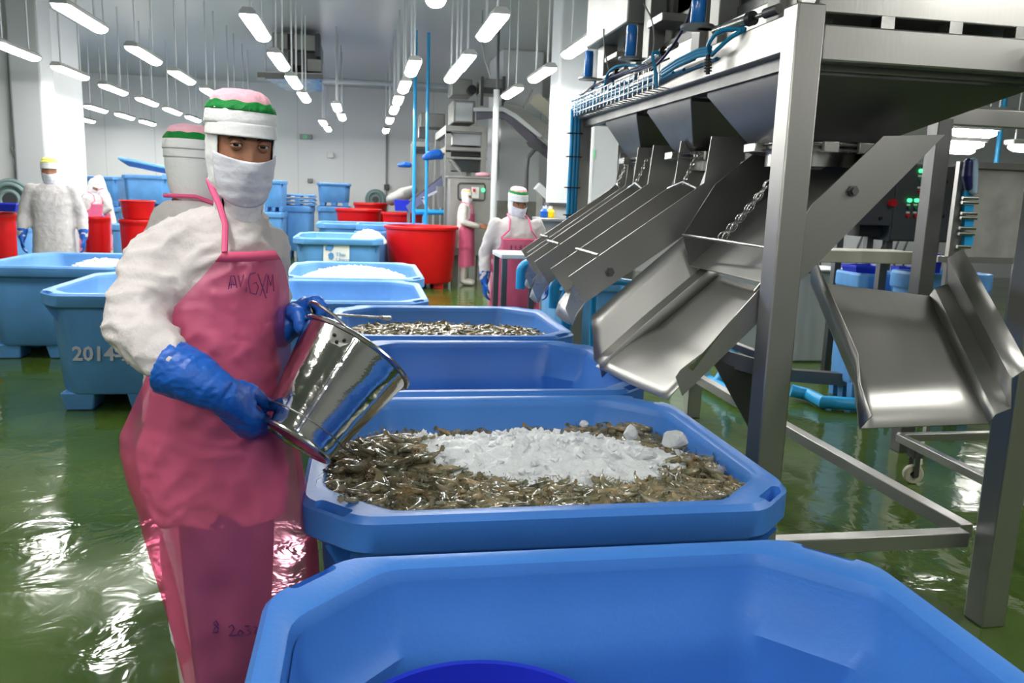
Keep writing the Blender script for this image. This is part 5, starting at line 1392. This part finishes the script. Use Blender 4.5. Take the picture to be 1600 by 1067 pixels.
# ---------------------------------------------------------------- background machinery
def pbox(par, nm, m_, pl, pr, pt, pb_, Y, D=.3, bevel=.0):
    a = PY(pl, pt, Y); b = PY(pr, pb_, Y); return MB().bb((a.x, Y, b.z), (b.x, Y+D, a.z)).build(nm, m_, par, bevel=bevel)
Yg = 15.0
a = PY(728, 300, Yg)
wt_ = thing('weighing_tower', 'grey stacked weighing machine frame in the middle background, above the upright control box', 'machine', (a.x, Yg, 0))
F_ = 'steel_far'
for px in (701, 757): 
    p = PY(px, 205, Yg); MB().bb((p.x-.05, Yg, 0), (p.x+.05, Yg+.1, p.z)).build('frame_post', F_, wt_); MB().bb((p.x-.05, Yg+2.2, 0), (p.x+.05, Yg+2.3, p.z)).build('frame_post', F_, wt_)
pbox(wt_, 'frame_beam', F_, 697, 761, 196, 207, Yg-.02, .14); pbox(wt_, 'frame_beam', F_, 697, 761, 229, 237, Yg-.02, .12); pbox(wt_, 'frame_beam', F_, 697, 761, 244, 250, Yg-.02, .12)
p = PY(701, 201, Yg); MB().bb((p.x-.05, Yg, p.z-.08), (p.x+.05, Yg+2.3, p.z+.06)).build('side_beam', F_, wt_)
p = PY(701, 233, Yg); MB().bb((p.x-.05, Yg, p.z-.05), (p.x+.05, Yg+2.3, p.z+.05)).build('side_beam', F_, wt_)
pbox(wt_, 'weigh_pan_cover', 'paint', 707, 752, 208, 228, Yg+.25, .5); pbox(wt_, 'dark_slot', 'black', 703, 756, 236, 245, Yg+.2, .6)
pbox(wt_, 'inner_back', 'dark', 704, 755, 207, 270, Yg+1.2, .1)
pbox(wt_, 'inner_body', F_, 704, 755, 214, 268, Yg+.8, .3)
h0 = PY(716, 250, Yg+.3); h1 = PY(746, 268, Yg+.3)
MB().loft([rect(h0.x-.1, h1.x+.1, Yg+.2, Yg+.9, h0.z), rect(h0.x+.08, h1.x-.08, Yg+.4, Yg+.7, h1.z)]).build('lower_hopper', F_, wt_)
pbox(wt_, 'upper_bin', F_, 708, 742, 156, 193, Yg+.3, .9, .02); pbox(wt_, 'upper_panel', 'paint', 713, 738, 160, 190, Yg+.26, .06)
pbox(wt_, 'head_box', F_, 706, 738, 122, 150, Yg+.9, .7, .02)
p = PY(738, 140, Yg+.7); MB().cyl(p, p+V3((0, .4, 0)), .085, n=24).build('motor', 'black', wt_)
pbox(wt_, 'conveyor_head', F_, 750, 788, 122, 148, Yg+.6, .5, .02)
for px in (752, 786): pbox(wt_, 'bracket', 'dark', px, px+3, 119, 165, Yg+.5, .08)
pbox(wt_, 'head_shade', 'dark', 754, 785, 136, 147, Yg+.55, .06)
for k, px in enumerate((704, 712, 720)):
    MB().bar(PY(px, 250, Yg-.05), PY(px+18, 274, Yg-.05), .04).build('brace', F_, wt_) if k == 0 else None
t2 = thing('weighing_tower', 'smaller grey machine frame beside the sky blue riser pipes', 'machine', PZ(663, 420, 0))
Y2 = 17.9; t2.location = V3((PY(660, 250, Y2).x, Y2, 0))
pbox(t2, 'upper_bin', F_, 657, 695, 176, 200, Y2, .8, .02); pbox(t2, 'neck', 'dark', 655, 668, 198, 215, Y2+.1, .4)
pbox(t2, 'frame_beam', F_, 645, 676, 221, 230, Y2, .5); pbox(t2, 'body', F_, 647, 674, 229, 330, Y2+.2, .5); pbox(t2, 'dark_slot', 'dark', 648, 673, 232, 241, Y2+.17, .05)
for px in (645, 674): p = PY(px, 224, Y2); MB().bb((p.x-.04, Y2, 0), (p.x+.04, Y2+.08, p.z)).build('frame_post', F_, t2)
MB().caps([PY(664, 246, Yg-.6), PY(672, 243, Yg-.55), PY(684, 241, Yg-.5), PY(689, 245, Yg-.5)], [.05, .08, .09, .05], 10).build('blue_cover', 'glove', t2)
MB().caps([PY(624, 258, Y2-.3), PY(632, 257, Y2-.3), PY(640, 258, Y2-.3)], [.04, .06, .05], 8).build('blue_cover', 'glove', t2)
# large incline conveyor running down to the right
Yc = 14.2
ic = thing('incline_conveyor', 'grey incline belt conveyor sloping down to the right behind the pink-aproned worker', 'conveyor', (PY(840, 300, Yc).x, Yc, 0))
def quad(par, nm, m_, pts, Y, t=.06): return MB().plate([PY(*p, Y) for p in pts], t, (0, 1, 0)).build(nm, m_, par)
quad(ic, 'belt_side', 'belt', [(744, 176), (786, 176), (804, 186), (872, 246), (872, 262), (850, 244), (825, 221), (789, 187), (778, 184), (744, 188)], Yc)
quad(ic, 'belt_side', 'belt', [(744, 173), (786, 173), (804, 183), (872, 243), (872, 258), (789, 184), (778, 181), (744, 186)], Yc+.9)
quad(ic, 'top_rail', 'paint', [(740, 168), (788, 168), (806, 178), (876, 236), (876, 242), (803, 184), (786, 174), (740, 174)], Yc-.05, .04)
quad(ic, 'belt', F_, [(788, 160), (812, 166), (876, 210), (876, 236), (806, 178), (786, 168)], Yc+.5, .04)
quad(ic, 'cover_panel', mat('cream_guard', rgb(205, 200, 186), .45), [(832, 150), (842, 146), (880, 182), (880, 204), (828, 162)], Yc+.85, .05)
for pts in (((818, 168), (832, 140)), ((846, 216), (858, 203)), ((857, 246), (872, 230)), ((840, 214), (872, 240))): MB().bar(PY(*pts[0], Yc-.12), PY(*pts[1], Yc-.12), .07, .03).build('bracket', F_, ic)
quad(ic, 'motor_plate', 'dark', [(822, 222), (842, 221), (850, 238), (838, 236), (826, 229)], Yc-.1)
MB().tube([PY(836, 233, Yc-.1), PY(825, 246, Yc-.1), PY(823, 262, Yc-.1), PY(822, 300, Yc-.1), V3((PY(822, 300, Yc-.1).x, Yc-.1, 0))], .035, 10).build('stand_pipe', 'dark', ic)
MB().bb((PY(772, 200, Yc+.5).x, Yc+.5, 0), (PY(779, 200, Yc+.5).x, Yc+.6, PY(775, 180, Yc+.5).z)).build('leg', F_, ic)
ic2 = thing('incline_conveyor', 'pale tube conveyor low behind the right column, sloping to the yellow bottle', 'conveyor', (PY(855, 320, 13.2).x, 13.2, 0))
MB().bar(PY(838, 290, 13.2), PY(876, 326, 13.2), .14).build('conveyor_body', 'paint', ic2, bevel=.02)
MB().bb((PY(868, 330, 13.2).x-.05, 13.15, 0), (PY(868, 330, 13.2).x+.05, 13.25, PY(868, 320, 13.2).z)).build('leg', F_, ic2)
MB().bb((PY(842, 330, 13.2).x-.04, 13.16, 0), (PY(842, 330, 13.2).x+.04, 13.24, PY(842, 296, 13.2).z)).build('leg', F_, ic2)
# little incline conveyor at the left of the tower
Yd = 15.65
ld = thing('incline_conveyor', 'short incline conveyor with slate coloured side, rising to the right by the blue pipes', 'conveyor', (PY(665, 320, Yd).x, Yd, 0))
quad(ld, 'belt_side', mat('slate_side', rgb(104, 106, 140), .5), [(634, 322), (690, 278), (692, 291), (640, 333)], Yd, .05)
quad(ld, 'belt_side', 'belt', [(634, 318), (690, 274), (692, 287), (640, 329)], Yd+.7, .05)
quad(ld, 'motor_box', F_, [(682, 291), (702, 292), (701, 323), (684, 325)], Yd-.15, .25)
MB().bar(PY(658, 311, Yd-.15), PY(683, 299, Yd-.15), .06, .04).build('bracket', 'paint', ld); MB().bar(PY(659, 309, Yd-.15), PY(671, 330, Yd-.15), .06, .04).build('bracket', 'paint', ld)
for px in (640, 694): MB().bb((PY(px, 325, Yd).x-.03, Yd+.3, 0), (PY(px, 325, Yd).x+.03, Yd+.36, PY(px, 322, Yd).z)).build('leg', F_, ld)
MB().tube([PY(648, 331, Yd-.3), PY(700, 332, Yd-.3)], .05, 10).build('support_pipe', 'pvc', ld); MB().tube([PY(664, 331, Yd-.3), PY(664, 345, Yd-.3), V3((PY(664, 345, Yd-.3).x, Yd-.3, 0))], .04, 10).build('support_pipe', 'pvc', ld)
MB().caps([PY(612, 312, Yd+1.5), PY(630, 305, Yd+1.5), PY(645, 297, Yd+1.5)], [.12, .16, .1], 10).build('chute_mouth', F_, ld)
basket(616, 640, 312, 330, 15.9, 'bright blue upright basket left of the slate conveyor')
# upright control box
t, x0, x1, z0, z1 = cab(703, 766, 277, 400, 14.4, .45, 'steel_far', 'control_cabinet', 'upright steel control box with a small screen and one green lamp')
MB().bb((x0+.1, 14.6, 0), (x0+.2, 14.9, z0)).build('leg', F_, t); MB().bb((x1-.2, 14.6, 0), (x1-.1, 14.9, z0)).build('leg', F_, t)
MB().bb((x0-.03, 14.37, z1), (x1+.03, 14.9, z1+.03)).build('hood_plate', F_, t)
fr = [PY(*p, 14.38) for p in ((716, 289), (719, 286), (756, 287), (758, 290), (757, 311), (755, 313), (718, 312), (716, 309), (716, 289))]
MB().tube(fr, .015, 8).build('door_frame', 'dark', t)
pbox(t, 'screen', 'white', 737, 748, 292, 310, 14.37, .04); pbox(t, 'screen_mark', 'redsign', 739, 743, 295, 300, 14.35, .01)
p = PY(755, 297, 14.39); MB().cyl(p, p+V3((0, -.03, 0)), .03).build('green_lamp', 'greenlamp', t)
o = MB().sphere(V3((PY(755, 271, 14.7).x, 14.7, z1+.07)), .1, 8, (1.4, 1, .45)); tag(o.build('folded_cloth', 'pinkcap'), 'small pink cloth lying on top of the upright control box', 'cloth')
# vertical services
def riser(px, pt, pb_, Y, r, m_, label, to_floor=True, nm='riser_pipe', top=None):
    a = PY(px, pt, Y); b = PY(px, pb_, Y); z0 = 0 if to_floor else b.z
    ob = MB().cyl((a.x, Y, z0), (a.x, Y, top or a.z), r, n=14).build(nm, m_); return tag(ob, label, 'pipe')
riser(670, 45, 300, 14.75, .028, 'pvc', 'sky blue vertical pipe, right and taller one of two', top=CEIL)
riser(649, 122, 330, 14.6, .03, 'pvc', 'sky blue vertical pipe, left one of two', top=CEIL)
riser(776, 140, 345, 12.6, .045, 'paint', 'white vertical pipe in front of the conveyor slope')
q = PY(778, 140, 12.6); MB_ = MB().tube([V3((q.x, 12.6, q.z)), PY(778, 90, 12.6), V3((PY(779, 60, 12.6).x, 12.6, CEIL))], .02, 8); tag(MB_.build('conduit', 'dark'), 'thin dark conduit dropping from the ceiling to the white pipe', 'pipe')
MB_ = MB().tube([V3((PY(753, 45, 12.7).x, 12.7, CEIL)), PY(753, 60, 12.7), PY(758, 95, 12.7), PY(766, 118, 12.7)], .012, 8); tag(MB_.build('conduit', 'grey'), 'loose grey cable hanging beside the dark conduit', 'cable')
c = MB().cyl((PY(604, 215, BACK-.05).x, BACK-.05, PY(604, 345, BACK).z), (PY(604, 215, BACK-.05).x, BACK-.05, 3.2), .025, n=8); tag(c.build('conduit', 'grey'), 'grey conduit running up the back wall to the socket box', 'pipe')
def wallbox(pl, pr, pt, pb_, m_, nm, label, Y=BACK, D=.12, cat='box'):
    a = PY(pl, pt, Y); b = PY(pr, pb_, Y); o = MB().bb((a.x, Y-D, b.z), (b.x, Y-.001, a.z)).build(nm, m_, bevel=.01); return tag(o, label, cat)
wallbox(600, 608, 288, 297, 'dark', 'socket_box', 'dark socket box on the back wall above the red tubs')
wallbox(481, 489, 279, 285, 'conc', 'wall_box', 'small brown box low on the back wall above the lids')
wallbox(511, 522, 238, 247, 'white', 'wall_sensor', 'small white wall sensor high on the back wall')
t = thing('wall_camera', 'grey camera bracket with a pale green lens on the back wall', 'camera', PY(477, 217, BACK))
pbox(t, 'camera_body', 'grey', 468, 487, 209, 217, BACK-.3, .3); pbox(t, 'lens', 'greensign', 473, 480, 211, 217, BACK-.36, .06)
def reel(px, py, r, Y, label, par=None):
    p = PY(px, py, Y); t = thing('hose_reel', label, 'reel', p)
    for k in range(4): MB().tube([p+V3((cos(a)*(r-.05*k), -.05*(k % 2)-.05, sin(a)*(r-.05*k))) for a in [2*pi*j/28 for j in range(29)]], .03, 8).build('hose_coil', 'pvcgrey', t)
    MB().cyl(p+V3((0, -.02, 0)), p+V3((0, -.12, 0)), r*.35, n=20).build('reel_hub', 'dark', t)
MT['pvcgrey'] = mat('grey_green_hose', rgb(128, 150, 152), .5)
reel(587, 312, .26, BACK-.02, 'grey green coiled hose hung on the back wall by the farthest red tub')
reel(20, 312, .27, 13.05, 'grey hose coil on the low grey wall at the far left')
MB_ = MB().tube([PY(18, 230, 13.15), PY(25, 250, 13.15), PY(24, 265, 13.15), PY(30, 290, 13.15)], .02, 8); tag(MB_.build('wall_hose', 'grey'), 'thin grey hose hanging down the left wall block', 'hose')
o = MB().tube([PY(10, 20, 13.15), PY(17, 150, 13.15), PY(21, 232, 13.15)], .022, 8); tag(o.build('wall_conduit', 'grey'), 'grey conduit on the left wall block running down to the thin hose', 'pipe')
# cooling unit and drip tray under the ceiling
Ye = 15.0
ev = thing('cooling_unit', 'grey ceiling cooling unit with a steel drip tray hanging below it', 'cooler', PY(455, 90, Ye))
pbox(ev, 'housing', 'steel_far', 425, 498, 50, 80, Ye, 1.6, .02); pbox(ev, 'dark_intake', 'black', 449, 458, 52, 78, Ye-.03, .05)
pbox(ev, 'lower_case', 'dark', 450, 495, 80, 104, Ye+.1, 1.2); pbox(ev, 'valve_block', 'steel_far', 480, 502, 92, 112, Ye+.0, .5)
pbox(ev, 'side_case', 'dark', 492, 500, 52, 88, Ye-.04, .4)
MB().plate([PY(402, 113, Ye-.3), PY(505, 116, Ye-.3), PY(505, 124, Ye+1.6), PY(402, 124, Ye+1.6)], .03).build('drip_tray', 'steel', ev)
MB().plate([PY(402, 113, Ye-.3), PY(505, 116, Ye-.3), PY(505, 124, Ye-.3), PY(402, 121, Ye-.3)], .02, (0, 1, 0)).build('tray_front', 'steel_dull', ev)
MB().plate([PY(414, 122, Ye-.28), PY(503, 123, Ye-.28), PY(503, 143, Ye+.6), PY(448, 141, Ye+.6)], .02).build('tray_bottom', 'steel_bright', ev)
for px in (428, 470, 496): p = PY(px, 52, Ye+.4); MB().cyl((p.x, p.y, p.z-.1), (p.x, p.y, CEIL), .015, n=8).build('hanging_rod', 'paint', ev)
p = PY(415, 116, Ye); MB().cyl((p.x, p.y, p.z), (p.x, p.y, CEIL), .015, n=8).build('hanging_rod', 'paint', ev)
# refrigerant pipe crossing under the ceiling
o = MB().cyl(PY(500, 126, 15.6), PY(720, 136, 17.5), .05, n=12); tag(o.build('ceiling_pipe', 'paint'), 'pale pipe running from the drip tray to the right below the ceiling', 'pipe')
# right column notices, hand station and clutter between the columns
Yn = 10.36
wallbox(888, 898, 268, 298, 'white', 'wall_notice', 'small white notice fixed to the right white column', Yn+.03, .02, 'notice')
a = PY(913, 250, 12.0)
sp = thing('notice_stand', 'white board with red and green safety notices behind the machine post', 'notice', (PY(919, 260, 12).x, 12, 0))
pbox(sp, 'board', 'paint', 905, 960, 178, 340, 12.0, .05)
p = PY(930, 300, 12.0); MB().bb((p.x-.03, 12.01, 0), (p.x+.03, 12.05, PY(930, 338, 12).z)).build('leg', 'paint', sp)
pbox(sp, 'red_notice', 'redsign', 915, 924, 253, 281, 11.98, .02); pbox(sp, 'green_notice', 'greensign', 919, 930, 233, 248, 11.98, .02); pbox(sp, 'notice_lines', 'white', 917, 922, 263, 268, 11.96, .02)
dk = thing('hand_sink', 'steel wash stand with a dark shelf right of the pink-aproned worker', 'sink', (PY(872, 340, 8.6).x, 8.6, 0))
a = PY(846, 341, 8.6); b = PY(896, 341, 8.6)
MB().bb((a.x, 8.6, a.z-.03), (b.x, 9.1, a.z)).build('worktop', 'steel', dk, bevel=.005); MB().bb((a.x+.03, 8.65, .1), (b.x-.03, 9.05, a.z-.03)).build('cupboard', F_, dk); MB().bb((a.x+.03, 8.68, 0), (b.x-.03, 9.02, .1)).build('plinth', 'dark', dk)
a = PY(863, 318, 8.9); MB().bb((a.x-.02, 8.9, PY(863, 341, 8.9).z), (a.x+.2, 9.1, a.z-.02)).build('back_shelf', 'paint', dk); MB().bb((a.x-.05, 8.85, a.z-.02), (a.x+.25, 9.1, a.z+.01)).build('shelf', 'dark', dk)
def bottle(px, py, Y, m_, label, r=.04):
    p = PY(px, py, Y); t = thing('spray_bottle', label, 'bottle', p)
    MB().lathe([(.001, 0), (r, .005), (r, .10), (r*.4, .13), (r*.4, .155), (.001, .155)], 14, p).build('bottle_body', m_, t); MB().cyl(p+V3((0, 0, .15)), p+V3((0, 0, .18)), r*.45).build('cap', 'white', t)
zz = PY(846, 341, 8.6).z
p = PY(855, 337, 8.75); 
for px, m_, l in ((850, 'glove', 'small blue bottle on the steel wash stand'), (860, 'yellow', 'small yellow bottle on the steel wash stand')):
    p = PY(px, 337, 8.8); t = thing('spray_bottle', l, 'bottle', (p.x, 8.8, zz)); MB().lathe([(.001, 0), (.045, .005), (.045, .07), (.02, .1), (.001, .1)], 14, (p.x, 8.8, zz)).build('bottle_body', m_, t); MB().cyl((p.x, 8.8, zz+.1), (p.x, 8.8, zz+.125), .018).build('cap', 'white', t)
# blue bin and clutter below the chute tips
bin_px(868, 985, 441, 7.45, 'blue insulated bin half hidden behind the chute tips and elbows', depth=.9)
o = MB().cyl((PY(1568, 170, 12.1).x, 12.1, .9), (PY(1568, 170, 12.1).x, 12.1, CEIL), .04, n=12); tag(o.build('riser_pipe', 'pvc'), 'sky blue vertical pipe in the top right gap', 'pipe')
